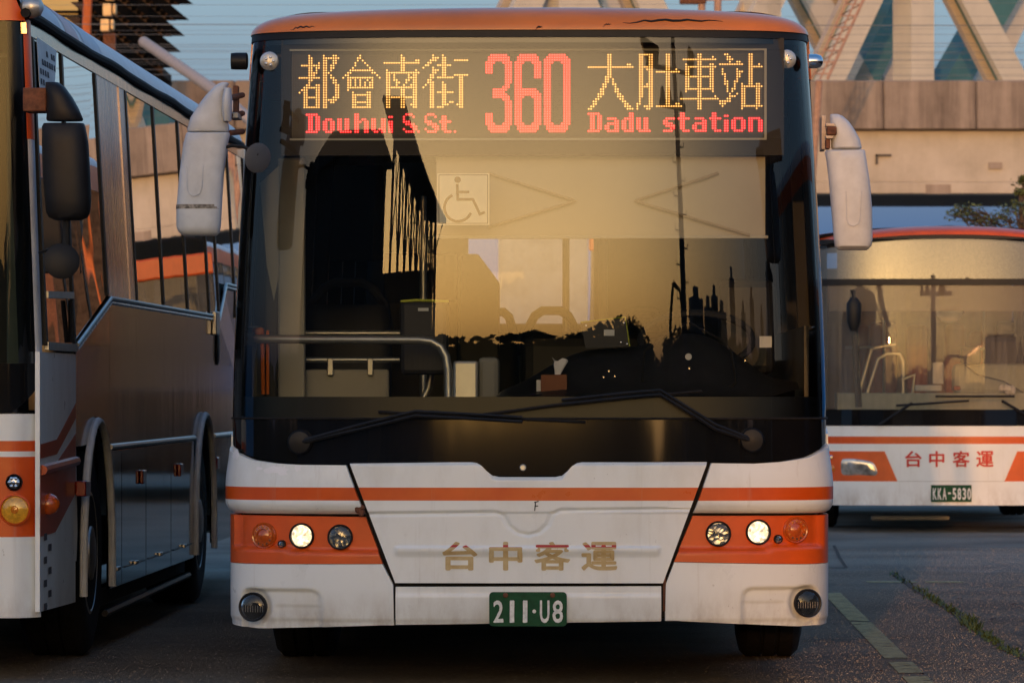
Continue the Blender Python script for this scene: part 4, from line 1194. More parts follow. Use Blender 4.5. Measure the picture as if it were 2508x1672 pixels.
# lining: ceiling, side linings above the windows
rbox(-1.14, 1.14, .5, 10.1, 2.66, 2.68, M['interior_light'], 'ceiling_lining', bev=0)
for sg in (-1, 1): rbox(sg*1.19, sg*1.17, .62, 10.1, .45, 1.52, M['interior_mid'], 'side_lining', bev=0)
# roller blind; the show-through shadow of its scissor arms drawn as tan rods
blind = fbox(1002, 358, 1757, 541, .235, .004, M['blind'], 'sun_blind', bev=0)
fbox(1000, 541, 1764, 548, .228, .014, M['interior_light'], 'blind_rail', blind, .003)
M['arm'] = simple('arm_shadow', (.36,.29,.19), .6)
for pts in (((1120,398),(1322,462),(1122,522)), ((1650,398),(1458,462),(1722,541))):
    q = [L(a, b, .222) for a, b in pts]
    mid = q[1]
    m = MB(); m.tube([q[0], (mid[0]*.97+q[0][0]*.03, mid[1], mid[2]*.97+q[0][2]*.03), mid, (mid[0]*.97+q[2][0]*.03, mid[1], mid[2]*.97+q[2][2]*.03), q[2]], .0075, 6); m.build('arm_shadow', M['arm'], blind)
# wheelchair sign stuck inside the glass
M['sticker'] = simple('sticker_cream', (.86,.83,.70), .7, var=.08)
M['sticker_ink'] = simple('sticker_ink', (.14,.085,.05), .7)
yk = .070
m = MB(); a, b = L(1004, 398, yk), L(1124, 517, yk); m.box(a[0], b[0], yk, yk+.002, b[2], a[2]); stk = m.build('wheelchair_sticker', M['sticker'], bus, smooth=False)
def stroke(pts, wd_, parent, mat, y, name):
    m = MB()
    for i in range(len(pts)-1):
        (x0, z0), (x1, z1) = pts[i], pts[i+1]
        l_ = math.hypot(x1-x0, z1-z0) or 1; nx, nz = -(z1-z0)/l_*wd_/2, (x1-x0)/l_*wd_/2
        ex, ez = (x1-x0)/l_*wd_*.3, (z1-z0)/l_*wd_*.3
        m.add([(x0-ex+nx, y, z0-ez+nz), (x0-ex-nx, y, z0-ez-nz), (x1+ex-nx, y - .00005*i, z1+ez-nz), (x1+ex+nx, y - .00005*i, z1+ez+nz)], [(0,1,2,3)])
    return m.build(name, mat, parent, smooth=False)
lp = lambda a, b: (L(a, b, yk)[0], L(a, b, yk)[2])
ys_ = yk - .0012
stroke([lp(1050,424), lp(1051,458), lp(1086,458), lp(1102,492), lp(1112,488)], .011, stk, M['sticker_ink'], ys_, 'symbol_figure')
stroke([lp(1051,441), lp(1076,441)], .010, stk, M['sticker_ink'], ys_ - .0006, 'symbol_arm')
cx_, cz_ = lp(1052, 477)
stroke([(cx_ + .057*math.cos(R(t)), cz_ + .057*math.sin(R(t))) for t in range(118, 341, 12)], .011, stk, M['sticker_ink'], ys_ - .0003, 'symbol_wheel')
hx, hz = lp(1051, 413); m = MB(); m.lathe([(.0135, -.0004), (.0135, .0004)], (hx, ys_, hz), 'y', 16); m.build('symbol_head', M['sticker_ink'], stk, smooth=False)
e = 4
stroke([lp(1004+e,398+e), lp(1124-e,398+e), lp(1124-e,517-e), lp(1004+e,517-e), lp(1004+e,398+e)], .0028, stk, M['sticker_ink'], ys_, 'symbol_frame')

# dashboard: a lofted hump from the middle to the driver's side
rows = []
for j in range(10):
    f = j/9; y = .16 + f*.62
    row = []
    for i in range(41):
        x = -.22 + i/40*1.36
        h = 1.15
        h += .07 * smooth01((x + .22)/.12)
        b1 = math.exp(-((x-.23)/.26)**2); b2 = math.exp(-((x-.70)/.30)**2)
        h += smooth01(f*1.6) * (.17*b1 + .26*b2) + .03*smooth01((x-1.0)/.14)
        row.append((x, y + plan_at(s_of_x(min(1.2, abs(x))))[1] * .8, min(h, 1.62)))
    rows.append(row)
m = MB(); m.grid(rows + [[(p[0], p[1]+.02, .5) for p in rows[-1]]]); dash = m.build('dashboard', M['dash'], bus, ang=60)
# binnacle frame and gauge
c = [L(1475,805,.30), L(1690,888,.30)]
xa, xb, za, zb = c[0][0], c[1][0], c[1][2], c[0][2]; r_ = .03
pts = [(xa+r_, .30, za), (xb-r_, .30, za)] + [(p[0], .30, p[1]) for p in arc(xb-r_, za+r_, r_, -90, 0, 4)] + [(xb-.02, .31, zb), (xb-.07, .33, zb+.05), ((xa+xb)/2, .35, zb+.12), (xa+.07, .33, zb+.05), (xa+.01, .31, zb)] + [(p[0], .30, p[1]) for p in arc(xa+r_, za+r_, r_, 180, 270, 4)]
m = MB(); m.tube(pts + [pts[0]], .006, 6); m.build('binnacle_frame', M['black'], dash)
q = L(1581, 819, .29); m = MB(); m.lathe([(.014,.004),(.014,-.002),(.011,-.003)], q, 'y', 18); m.build('gauge', M['paper'], dash)
for a, b in ((1398,852),(1386,866),(1412,864),(1583,846),(1711,828)):
    q = L(a, b, .27); m = MB(); m.lathe([(.005,.004),(.005,-.002),(.003,-.004)], q, 'y', 10); m.build('switch', M['chrome'], dash)
# steering wheel behind the binnacle
wc = Vector(L(1600, 780, .75)); tl = R(62)
ring = [(wc.x + .24*math.cos(a*math.pi/16), wc.y + .24*math.sin(a*math.pi/16)*math.cos(tl), wc.z + .24*math.sin(a*math.pi/16)*math.sin(tl)*.55) for a in range(33)]
sw_ = bar(ring, .016, M['interior_dark'], 'steering_wheel', 8)
# driver's seat and cab door screen
fbox(1650, 640, 1780, 860, 1.5, .12, M['seat'], 'driver_seat', bev=.04)
# tilted screen box with a bright edge, label
pa, pb, pc, pd = L(1333,740,.42), L(1436,728,.42), L(1446,795,.42), L(1345,800,.42)
m = MB(); m.add([pa, pb, pc, pd] + [(p[0], p[1]+.03, p[2]) for p in (pa, pb, pc, pd)], [(0,1,2,3),(7,6,5,4),(0,4,5,1),(1,5,6,2),(2,6,7,3),(3,7,4,0)]); mon = m.build('monitor', M['interior_dark'], bus, smooth=False)
m = MB(); m.tube([(p[0], p[1]-.003, p[2]) for p in (pa, pb, pc)], .0028, 5); m.build('monitor_edge', M['tape_yellow'], mon)
fbox(1387, 757, 1411, 771, .414, .004, M['paper'], 'label', mon, 0)
for a, b in ((1433,742),(1426,786),(1346,748),(1440,790)):
    q = L(a, b, .415); m = MB(); m.lathe([(.004,.003),(.004,-.001),(.002,-.002)], q, 'y', 8); m.build('screw', M['chrome'], mon)
fbox(1744, 772, 1772, 798, .40, .006, M['paper'], 'label_card', bev=0)
# hand rails (stainless) at the door side
hr = [L(560,778,.36), L(700,779,.46), L(960,780,.55)]
cv = [L(990,783,.56), L(1012,796,.56), L(1024,818,.56), L(1029,850,.56), L(1030,925,.56)]
bar(hr + cv, .0185, M['rail'], 'hand_rail', 12)
m = MB(); m.lathe([(.028,-.02),(.028,.02)], L(572,778,.37), 'x', 16); m.build('rail_socket', M['interior_light'], bus)
bar([L(700,765,1.7), L(930,765,1.7)], .014, M['rail'], 'hand_rail')
bar([L(700,826,1.4), L(918,826,1.4)], .013, M['rail'], 'hand_rail')
bar([L(990,855,1.0), L(985,890,1.0), L(965,930,1.0)], .016, M['rail'], 'hand_rail')
bar([L(972,450,1.9), L(972,930,1.9)], .017, M['rail'], 'stanchion')
bar([L(1385,548,3.2), L(1387,800,3.2)], .022, M['interior_light'], 'stanchion')
bar([L(1300,548,6.0), L(1300,800,6.0)], .02, M['rail'], 'stanchion')
pnl = fbox(700, 848, 893, 960, 1.42, .02, M['interior_light'], 'door_screen', bev=.012)
for a in (758, 850): fbox(a-7, 822, a+7, 862, 1.385, .012, M['rail'], 'bracket', pnl, .004)
fbox(637, 362, 699, 960, 1.15, .08, M['interior_light'], 'door_post', bev=.01)
fbox(606, 390, 636, 960, .95, .05, M['interior_dark'], 'door_leaf', bev=.01)
m = MB(); a = [L(596,420,.50), L(640,380,.50), L(638,640,.50), L(628,690,.50), L(612,610,.50)]
m.add([*a, *[(p[0], p[1]+.01, p[2]) for p in a]], [(0,1,2,3,4),(9,8,7,6,5),(0,5,6,1),(1,6,7,2),(2,7,8,3),(3,8,9,4),(4,9,5,0)]); m.build('mirror_shade', M['interior_mid'], bus, smooth=False)
bar([L(601,755,.42), L(604,905,.42)], .0085, M['orange_rod'], 'door_release', 8)
bar([L(614,758,.44), L(614,905,.44)], .007, M['orange_rod'], 'door_release', 8)
fbox(578, 752, 604, 770, .40, .04, M['orange_rod'], 'release_box')
# stainless coin box, ticket machine
fbox(1040, 828, 1098, 960, .62, .2, M['rail'], 'fare_box', bev=.012)
fbox(1098, 820, 1146, 960, .66, .2, M['interior_mid'], 'fare_box_side', bev=.02)
tm = fbox(918, 690, 1028, 860, .75, .16, M['interior_dark'], 'ticket_machine', bev=.02)
m = MB(); m.tube([L(920,692,.745), L(960,689,.745), L(1030,692,.745)], .006, 6); m.build('machine_trim', M['tape_yellow'], tm)
fbox(960, 707, 984, 714, .744, .004, M['paper'], 'label', tm, 0)
bar([L(1022,850,.7), L(1062,930,.7)], .010, M['black'], 'cable')
# partitions and seats down the saloon
pt = L(1055,583,3.4); pq = L(1147,960,3.4)
m = MB(); m.prism([(pt[0], .6), (pq[0], .6), (pq[0], L(0,650,3.4)[2]), (L(1133,0,3.4)[0], L(0,630,3.4)[2]), (L(1098,0,3.4)[0], pt[2]), (pt[0]+.02, pt[2]), (pt[0], pt[2]-.03)], 3.4, 3.5); m.build('partition', M['interior_dark'], bus, smooth=False, bevel=.01)
fbox(880, 581, 1052, 700, 5.2, .08, M['interior_dark'], 'rear_partition', bev=.01)
fbox(875, 690, 1052, 960, 4.2, .08, M['interior_dark'], 'rear_partition', bev=.01)
fbox(630, 380, 880, 600, 6.5, .06, M['interior_dark'], 'rear_partition', bev=.01)
def seat(xd0, xd1, yt, y, yh=None):
    a = L(xd0, yt, y); b = L(xd1, yt, y); x0, x1 = a[0], b[0]; zt = a[2]
    w_ = x1 - x0
    hb = .10
    m = MB(); m.loft([((x0+x1)/2, y+.05, .75, w_*.49, .05), ((x0+x1)/2, y+.03, zt-.35, w_*.52, .05), ((x0+x1)/2, y+.05, zt-.14, w_*.50, .045), ((x0+x1)/2, y+.06, zt-.105, w_*.47, .035)], 20, 4)
    s_ = m.build('seat', M['seat'], bus)
    pts = [(x0+.01, y+.05, zt-.22), (x0+.025, y+.05, zt-.10), (x0+w_*.22, y+.055, zt-.025), (x0+w_*.35, y+.055, zt), (x0+w_*.65, y+.055, zt), (x0+w_*.78, y+.055, zt-.025), (x1-.025, y+.05, zt-.10), (x1-.01, y+.05, zt-.22)]
    m = MB(); m.tube(pts, .023, 8); m.build('grab_handle', M['seat'], s_)
seat(1198, 1335, 713, 3.9); seat(1092, 1190, 716, 4.3); seat(700, 895, 648, 3.0); seat(1420, 1540, 716, 5.4)
seat(560, 690, 690, 5.0)
rbox(L(1200,0,2.2)[0], L(1560,0,2.2)[0], 2.2, 2.5, .6, L(0,770,2.2)[2], M['interior_dark'], 'bulkhead', bev=.05)

# things lying on the dashboard
def world_pt(p): return bus.matrix_world @ Vector(p)
bpy.context.view_layer.update()
tb = empty('tissue_box', world_pt(L(1272, 906, .26)), -R(1.19), 'brown tissue box with white tissue on the bus dashboard', 'tissue box')
a, b = L(1243,860,.26), L(1303,906,.26); w_, h_ = b[0]-a[0], a[2]-b[2]
m = MB(); m.box(-w_/2, w_/2, 0, .1, 0, h_); m.build('carton', M['brown_card'], tb, smooth=False, bevel=.003)
m = MB(); rr = random.Random(8)
ringv = []
for j in range(5):
    f = j/4
    for k in range(10):
        an = k/10*6.283; r__ = .012 + .020*f*(.7 + .6*rr.random())
        ringv.append((.015 + .012*f + r__*math.cos(an), .05 + r__*math.sin(an)*.6, h_ + .075*f*(1 - .25*abs(math.cos(an*1.5)))))
m.add(ringv, [(j*10+k, j*10+(k+1)%10, (j+1)*10+(k+1)%10, (j+1)*10+k) for j in range(4) for k in range(10)]); m.build('tissue', M['tissue'], tb)
m = MB(); a = L(1232,872,.27); b = L(1242,906,.27); m.box(0, b[0]-a[0], 0, .02, 0, a[2]-b[2])
tag(m.build('small_carton', M['paper'], loc=world_pt((a[0], .27, b[2])), rz=-R(1.19), smooth=False, bevel=.002), 'slim white carton standing beside the brown tissue box', 'carton')
m = MB(); m.grid([[(-.10 + .04*i, .02*j, .003 + .004*math.sin(i*2.1 + j)) for i in range(6)] for j in range(4)])
tag(m.build('purple_cloth', M['purple'], loc=world_pt((L(1275,0,.2)[0], .20, L(0,908,.2)[2])), rz=-R(1.19)), 'crumpled purple cloth under the tissue box', 'cloth')

# ------------------------------------------------------------------ wipers
def SP(xd, yd, off): return S(*P(xd, yd), off)
def wiper(pivot, arm, blade, rb, nm='wiper'):
    c = SP(*pivot, .012)
    m = MB(); m.lathe([(.050,.012),(.052,-.010),(.044,-.024),(.02,-.030),(.001,-.031)], c, 'y', 24); w_ = m.build(nm, M['black'], bus)
    for dy in (0, 10):
        m = MB(); m.tube([SP(pivot[0]-(2 if dy else 0), pivot[1]+dy*.3, .030)] + [SP(a, b + dy, .040) for a, b in arm], [.011] + [.0075]*len(arm), 6); m.build('wiper_arm', M['black'], w_)
    m = MB(); m.tube([SP(a, b, .024) for a, b in blade], rb, 6); m.build('wiper_blade', M['rubber'], w_)
wiper((690,1015), [(830,975), (955,944), (1100,952), (1200,958)], [(870,945), (1000,953), (1150,960), (1345,969)], .007)
wiper((1725,1010), [(1640,975), (1515,896), (1440,902), (1330,914), (1290,918)], [(1610,898), (1500,908), (1350,920), (1170,944), (1060,958)], .007)

# ------------------------------------------------------------------ mirrors, side lamps
def mloft(secs, name, mat, parent, e=3.0, y=-.22, ry=.07):
    m = MB(); out = []
    for xa, xb, yd, ryk in secs:
        a, b = L(xa, yd, y), L(xb, yd, y)
        out.append(((a[0]+b[0])/2, y, a[2], (b[0]-a[0])/2, ry*ryk))
    m.loft(out, 28, e); return m.build(name, mat, parent, ang=50)
lm = mloft([(420,497,541,.5), (409,503,533,.9), (404,506,520,1), (404,508,480,1.05), (411,513,400,1.05), (420,522,330,1), (426,527,308,.95), (428,526,304,.8)], 'wing_mirror', M['mirror_white'], bus)
hd_ = mloft([(430,524,302,.9), (428,526,298,.95), (436,522,270,.95), (455,518,240,.85), (472,516,218,.75), (490,520,200,.62), (500,526,192,.5), (508,520,189,.3)], 'mirror_head', M['mirror_white'], lm, 2.4)
mloft([(512,530,278,.5), (508,531,255,.8), (509,532,225,.8), (514,530,202,.5)], 'hinge_cap', M['mirror_white'], lm, 2.2, -.26)
m = MB(); m.tube([L(404,474,-.222), L(404,474,-.222)], .001, 4) if False else None
secs = []
for yd in (478, 473, 468):
    a, b = L(403.5, yd - 2, -.22), L(507.5, yd + 6, -.22); secs.append(((a[0]+b[0])/2, -.22, (a[2]+b[2])/2, (b[0]-a[0])/2 + .0006, .0745))
m = MB(); m.loft(secs, 28, 3.0); m.build('grime_band', simple('grime', (.22,.20,.17), .9, var=.9, vscale=60), lm)
bar([L(516,338,-.24), L(532,334,-.25), L(556,336,-.25), L(580,346,-.25), L(592,356,-.25)], .0075, M['black'], 'mirror_stalk', 8, lm)
m = MB(); m.lathe([(.060,.0),(.062,-.004),(.052,-.009),(.02,-.012),(.001,-.013)], (0,0,0), 'y', 28); q = m.build('spotting_mirror', simple('grey_plastic', (.06,.065,.075), .6), lm, loc=L(590,362,-.24)); q.rotation_euler = (R(10), R(35), R(40))
for k in range(3):
    bar([L(525, 225+k*40, -.2), L(556, 218+k*42, .02)], .012, M['rust'], 'mirror_bracket', 8, lm)
fbox(534, 196, 546, 268, -.06, .06, M['rust'], 'bracket_plate', lm, .003)
fbox(524, 258, 546, 270, -.18, .20, M['interior_light'], 'bracket_plate', lm, .003)

rm = mloft([(1925,1990,575,.5), (1916,2000,566,.95), (1914,2003,550,1), (1908,2002,480,1.05), (1903,1997,420,1.05), (1897,1989,370,1), (1893,1986,350,.95), (1896,1985,346,.8)], 'wing_mirror', M['mirror_white'], bus)
mloft([(1912,1975,344,.8), (1908,1978,340,.95), (1908,1974,322,.95), (1908,1962,300,.9), (1906,1948,280,.8), (1905,1934,268,.65), (1906,1924,264,.4)], 'mirror_head', M['mirror_white'], rm, 2.6)
M['beige_metal'] = simple('beige_metal', (.50,.40,.30), .6, var=.3, vscale=25)
fbox(1886, 266, 1896, 344, -.16, .2, M['beige_metal'], 'bracket_plate', rm, .003)
fbox(1896, 284, 1916, 291, -.285, .1, M['beige_metal'], 'bracket_arm', rm, .003); fbox(1896, 312, 1914, 319, -.285, .1, M['beige_metal'], 'bracket_arm', rm, .003)
fbox(1899, 291, 1921, 311, -.292, .1, M['rust'], 'hinge', rm, .006)
fbox(1896, 320, 1906, 342, -.27, .1, M['rust'], 'hinge', rm, .004)
for mm, a, b in ((lm, (424,474), (448,446)), (rm, (1937,1975), (530,508))): pass
# moulded tongue on each mirror back
for mm, (x0, x1, yt, yb, yy) in ((lm, (427,462,380,450,-.299)), (rm, (1942,1975,440,520,-.299))):
    pts = [L(x0, yt, yy), L(x0+1, yb-18, yy), L(x0+6, yb-5, yy), L((x0+x1)/2, yb, yy), L(x1-5, yb-6, yy), L(x1, yb-20, yy), L(x1+3, yt, yy)]
    m = MB(); m.tube(pts, .0022, 6); m.build('mould_line', M['mirror_white'], mm)

m = MB(); q = L(560,140,.25); m.lathe([(.022,-.02),(.034,-.02),(.036,.0),(.036,.045),(.028,.05)], (0,0,0), 'x', 20); q_ = m.build('side_lamp', M['black'], bus, loc=(q[0]-.035, q[1], q[2]))
m = MB(); q = L(1868,142,.25); m.lathe([(.030,-.02),(.030,.012),(.024,.030),(.012,.038),(.001,.040)], (0,0,0), 'x', 20); m.build('side_lamp', M['chrome'], bus, loc=(q[0], q[1], q[2]))

# ------------------------------------------------------------------ the bus parked at the left, seen along its side
LY = 20.6; LX = (96 - 1254) / F * LY; LA = R(1.54); LT = math.tan(LA)
lbus = empty('city_bus', (LX, LY, 0), -LA, 'stainless sided bus parked alongside with black wing mirror and dark windows', 'bus')
def LS(px, py):       # photo pixel on its side -> (y, z)
    Y = 30377.0 / (1571 - px)
    return Y - LY, CH + (HZ - py) / F * Y
def lx(z): return -.062 * max(0, (z - 1.7)) / 1.07
LIV2 = livery('left_bus_livery', .985, 1.03, .62, .962, dirt=.12)
def sheet(poly, name, mat, parent=None, th=.012, x=0.0, bev=0):
    m = MB(); n = len(poly)
    vv = [(x + lx(z), y, z) for y, z in poly] + [(x + lx(z) - th, y, z) for y, z in poly]
    m.add(vv, [tuple(range(n)), tuple(range(2*n-1, n-1, -1))] + [(i, i+n, (i+1) % n + n, (i+1) % n) for i in range(n)])
    return m.build(name, mat, parent or lbus, smooth=False, bevel=bev)
LLEN = 11.4
M['glass_l'] = glass('left_bus_glass', (.10,.11,.10), 2.6, wave=.035)
# window band
belt = 1.70; wt = 2.77
def win(y0, y1, zb0, zb1, name='side_window', mat=None):
    return sheet([(y0, zb0), (y1, zb1), (y1, wt), (y0, wt)], name, mat or M['glass_l'], x=-.004)
sheet([(.30, 1.455), (1.25, 1.455), (1.25, wt), (.30, wt)], 'driver_window', M['glass_l'], x=-.004)
win(1.36, 2.60, 1.475, 1.695)
sheet([(2.68, belt), (3.97, belt), (3.97, wt), (2.68, wt)], 'pillar_panel', M['mauve'], x=-.002)
for a, b in ((4.03,5.36), (5.42,6.74), (6.80,8.11), (8.17,8.77)): win(a, b, belt, belt)
for a, b in ((8.83,10.0), (10.06,11.2)): win(a, b, belt + .2, belt + .2)
for a in (.265, 1.305, 2.64, 4.0, 5.39, 6.77, 8.14, 8.80, 10.03, 11.25):
    zb = 1.44 if a < 1.4 else belt
    sheet([(a-.028, zb), (a+.028, zb), (a+.028, wt), (a-.028, wt)], 'window_post', M['black'], x=.004, th=.03)
sheet([(2.66+1.0, belt), (2.66+1.04, belt), (2.66+1.04, wt), (2.66+1.0, wt)], 'trim_strip', M['mauve'], x=.004, th=.01)
sheet([(0.05, wt + .001), (LLEN, wt + .001), (LLEN, 2.835), (0.05, 2.835)], 'cant_rail', M['stainless'], x=.002, th=.03)
m = MB(); m.tube([(.012 - .062*1.13/1.07 + .004*math.sin(k*1.7), -.05 + k*.40, 2.852 + .004*math.sin(k*.9)) for k in range(29)], .021, 8); m.build('gutter', M['rubber'], lbus)
# driver window furniture
sheet([(.30, 1.645), (1.25, 1.66), (1.25, 1.69), (.30, 1.675)], 'slider_rail', M['rail'], x=.003, th=.01)
sheet([(.27, 1.42), (1.33, 1.42), (1.33, 1.455), (.27, 1.455)], 'window_sill', M['rail'], x=.008, th=.02)
m = MB(); m.tube([(.004, 1.10, 1.46), (.004, 1.10, 1.65)], .012, 6); m.build('slider_post', M['black'], lbus)
# belt moulding following the dropped driver window
belt_pts = [(.006, 1.34, 1.452), (.006, 2.75, 1.690), (.006, 5.5, 1.690), (.006, 8.72, 1.690), (.006, 9.2, 1.90), (.006, LLEN, 1.90)]
for dz, r_, mt in ((0, .010, 'rail'), (-.022, .008, 'mauve')):
    m = MB(); m.tube([(x, y, z + dz) for x, y, z in belt_pts], r_, 8); m.build('belt_moulding', M[mt], lbus)
# stainless cladding sheets between belt and lower moulding, arches cut out
AF, AR, RA = 2.13, 7.71, .585
def arch_cut(y0, y1, zb, zt_, ya):
    """panel outline with a wheel opening"""
    pts = [(y0, zt_), (y0, zb)]
    pts += [(ya - RA*math.cos(R(t)), .47 + RA*1.06*math.sin(R(t))) for t in range(0, 181, 10) if .47 + RA*1.06*math.sin(R(t)) >= zb]
    return pts + [(y1, zb), (y1, zt_)]
sheet([(1.345, .99), (1.55, .99)] + [(AF - RA*math.cos(R(t)), .47 + RA*1.06*math.sin(R(t))) for t in range(58, 123, 8)] + [(2.72, .99), (2.72, 1.665), (1.345, 1.445)], 'cladding_sheet', M['stainless'])
edges = [2.725, 3.97, 5.36, 6.74]
for a, b in zip(edges, edges[1:]): sheet([(a+.004, .985), (b, .985), (b, 1.672), (a+.004, 1.672)], 'cladding_sheet', M['stainless'])
sheet([(6.744, .985), (7.15, .985)] + [(AR - RA*math.cos(R(t)), .47 + RA*1.06*math.sin(R(t))) for t in range(58, 123, 8)] + [(8.28, .985), (8.72, .985), (8.72, 1.672), (6.744, 1.672)], 'cladding_sheet', M['stainless'])
sheet([(8.724, .985), (LLEN, .985), (LLEN, 1.88), (9.22, 1.88), (8.724, 1.66)], 'cladding_sheet', M['stainless'])
m = MB(); m.tube([(.006, 2.70, .972), (.006, 7.10, .972)], .014, 8); m.build('lower_moulding', M['rail'], lbus)
m = MB(); m.tube([(.006, 8.33, .972), (.006, LLEN, .972)], .014, 8); m.build('lower_moulding', M['rail'], lbus)
# skirt doors
ed = [2.735, 3.25, 4.42, 5.75, 7.10]
for a, b in zip(ed, ed[1:]):
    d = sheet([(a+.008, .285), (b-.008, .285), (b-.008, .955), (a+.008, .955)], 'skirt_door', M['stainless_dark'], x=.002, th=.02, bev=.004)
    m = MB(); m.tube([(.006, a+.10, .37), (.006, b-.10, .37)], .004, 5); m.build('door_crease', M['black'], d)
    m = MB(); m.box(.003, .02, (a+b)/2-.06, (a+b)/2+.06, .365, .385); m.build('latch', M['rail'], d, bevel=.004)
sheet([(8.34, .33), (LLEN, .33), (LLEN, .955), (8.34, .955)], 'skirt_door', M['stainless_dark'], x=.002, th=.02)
for px, py in ((345,1167), (437,1150), (527,1133)):
    y, z = LS(px, py); m = MB(); m.box(.003, .022, y-.085, y+.085, z-.035, z+.035); m.build('side_reflector', M['red_lens'], lbus, bevel=.006)
sheet([(2.60, .20), (7.2, .20), (7.2, .285), (2.60, .285)], 'sill_rail', M['black_matt'], x=-.06, th=.05)
m = MB(); m.tube([(-.02, 2.7, .17), (-.02, 7.0, .19)], .018, 6); m.build('sill_pipe', M['black'], lbus)
# painted front quarter
q_ = sheet([(.02, .30), (1.32, .285), (1.32, .47), (1.36, .47), (1.40, .60), (1.34, .99), (1.34, 1.41), (.02, 1.41)], 'front_quarter', livery('left_bus_side', 5, 6, dirt=.14), th=.02)
M['orange_dull'] = simple('orange_dull', (.40,.055,.012), .4, coat=.3)
sheet([(.03, .955), (.60, .965), (1.32, 1.12), (1.32, 1.19), (.60, 1.03), (.03, 1.015)], 'orange_stripe', M['orange_dull'], q_, th=.001, x=.003)
sheet([(.03, .62), (.55, .625), (1.31, .78), (1.31, 1.05), (.60, .93), (.03, .925)], 'orange_stripe', M['orange_dull'], q_, th=.001, x=.003)
m = MB(); m.tube([(.006, .06, .905), (.008, 1.28, .925)], .022, 8); m.build('rub_rail', M['orange_dull'], lbus)
for k in range(7):
    m = MB(); m.box(.003, .0042, .14 + (k % 2)*.16, .24 + (k % 2)*.16, .60 - .05*k, .63 - .05*k); m.build('stencil_mark', M['ink'], q_, smooth=False)
m = MB(); q = (.0, .22, .755); m.lathe([(.045,0),(.048,.02),(.035,.045),(.012,.06),(.001,.062)], q, 'x', 18); m.build('repeater_lamp', M['amber_dim'], lbus)
y, z = LS(190, 1195); m = MB(); m.box(.003, .05, y-.10, y+.10, z-.035, z+.035); m.build('side_reflector', M['red_lens'], lbus, bevel=.006)
# arches and wheels
for ya in (AF, AR):
    pts = [(.012, ya - (RA+.01)*math.cos(R(t)), .47 + (RA+.01)*1.06*math.sin(R(t))) for t in range(0, 181, 10)]
    pts = [(.012, ya - RA - .01, .30)] + pts + [(.012, ya + RA + .01, .30)]
    m = MB(); m.tube(pts, .019, 8); m.build('arch_trim', M['mirror_white'], lbus)
    m = MB(); m.box(-.75, -.70, ya-.7, ya+.7, .25, 1.2); m.build('wheel_well', M['black_matt'], lbus, smooth=False)
    m = MB(); m.box(-.70, -.03, ya-.64, ya+.64, 1.12, 1.15); m.build('wheel_well', M['black_matt'], lbus, smooth=False)
    for xs in (-.17, -2.33): wheel(lbus, xs, ya, .48, .29, sg=1 if xs > -1 else -1)
y, z = LS(531, 845)
m = MB(); m.loft([(.004, y, z-.12, .006, .035), (.006, y, z-.08, .012, .06), (.006, y, z+.08, .012, .06), (.004, y, z+.12, .006, .035)], 14, 2); m.build('oval_vent', M['black'], lbus)
m = MB(); m.box(.0, .03, y-.34, y-.12, z+.06, z+.20); m.build('latch_box', M['rail'], lbus, bevel=.006)
# far side, rear, floor, roof
M['roof_band_r'] = simple('roof_band_pink', (.42,.24,.26), .45); M['roof_band_b'] = simple('roof_band_blue', (.34,.38,.48), .45)
def cove(y0, y1, mat, name, lift=0.0, sk=0.0):
    rows = []
    for j in range(7):
        y = y0 + (y1-y0)*j/6
        rows.append([(-.075 - .34*(1-math.cos(R(t))) + lift*math.cos(R(t)), y + sk*t/90, 2.865 + .21*math.sin(R(t)) + lift*math.sin(R(t))) for t in range(0, 91, 9)])
    m = MB(); m.grid(rows); return m.build(name, mat, lbus)
cove(0, LLEN, M['roof'], 'roof_cove')
for i, (a, b, mt) in enumerate(((.10,.55,'roof_band_r'), (.72,1.45,'roof_band_b'), (1.62,2.15,'roof_band_r'), (2.32,3.1,'roof_band_b'))):
    cove(a, b, M[mt], 'roof_band', .002, -.35)
m = MB(); m.grid([[(-.414, y, 3.074), (-1.25, y, 3.10), (-2.086, y, 3.074), (-2.45, y, 2.85)] for y in (0, 5, LLEN)]); m.build('roof', M['roof'], lbus)
m = MB(); m.box(-2.5, -2.47, 0, LLEN, .3, 2.85); m.build('far_side', M['white'], lbus, smooth=False)
m = MB(); m.box(-2.46, -.02, LLEN - .03, LLEN, .3, 2.84); m.build('rear_panel', M['white'], lbus, smooth=False)
m = MB(); m.box(-2.40, -.10, .1, LLEN - .1, .38, .42); m.build('floor', M['interior_dark'], lbus, smooth=False)
m = MB(); m.box(-1.9, -.6, .4, LLEN - .3, .22, .37); m.build('chassis', M['black_matt'], lbus, smooth=False)
m = MB(); m.box(-2.40, -.12, .5, LLEN - .1, 2.70, 2.72); m.build('ceiling_lining', M['interior_mid'], lbus, smooth=False)
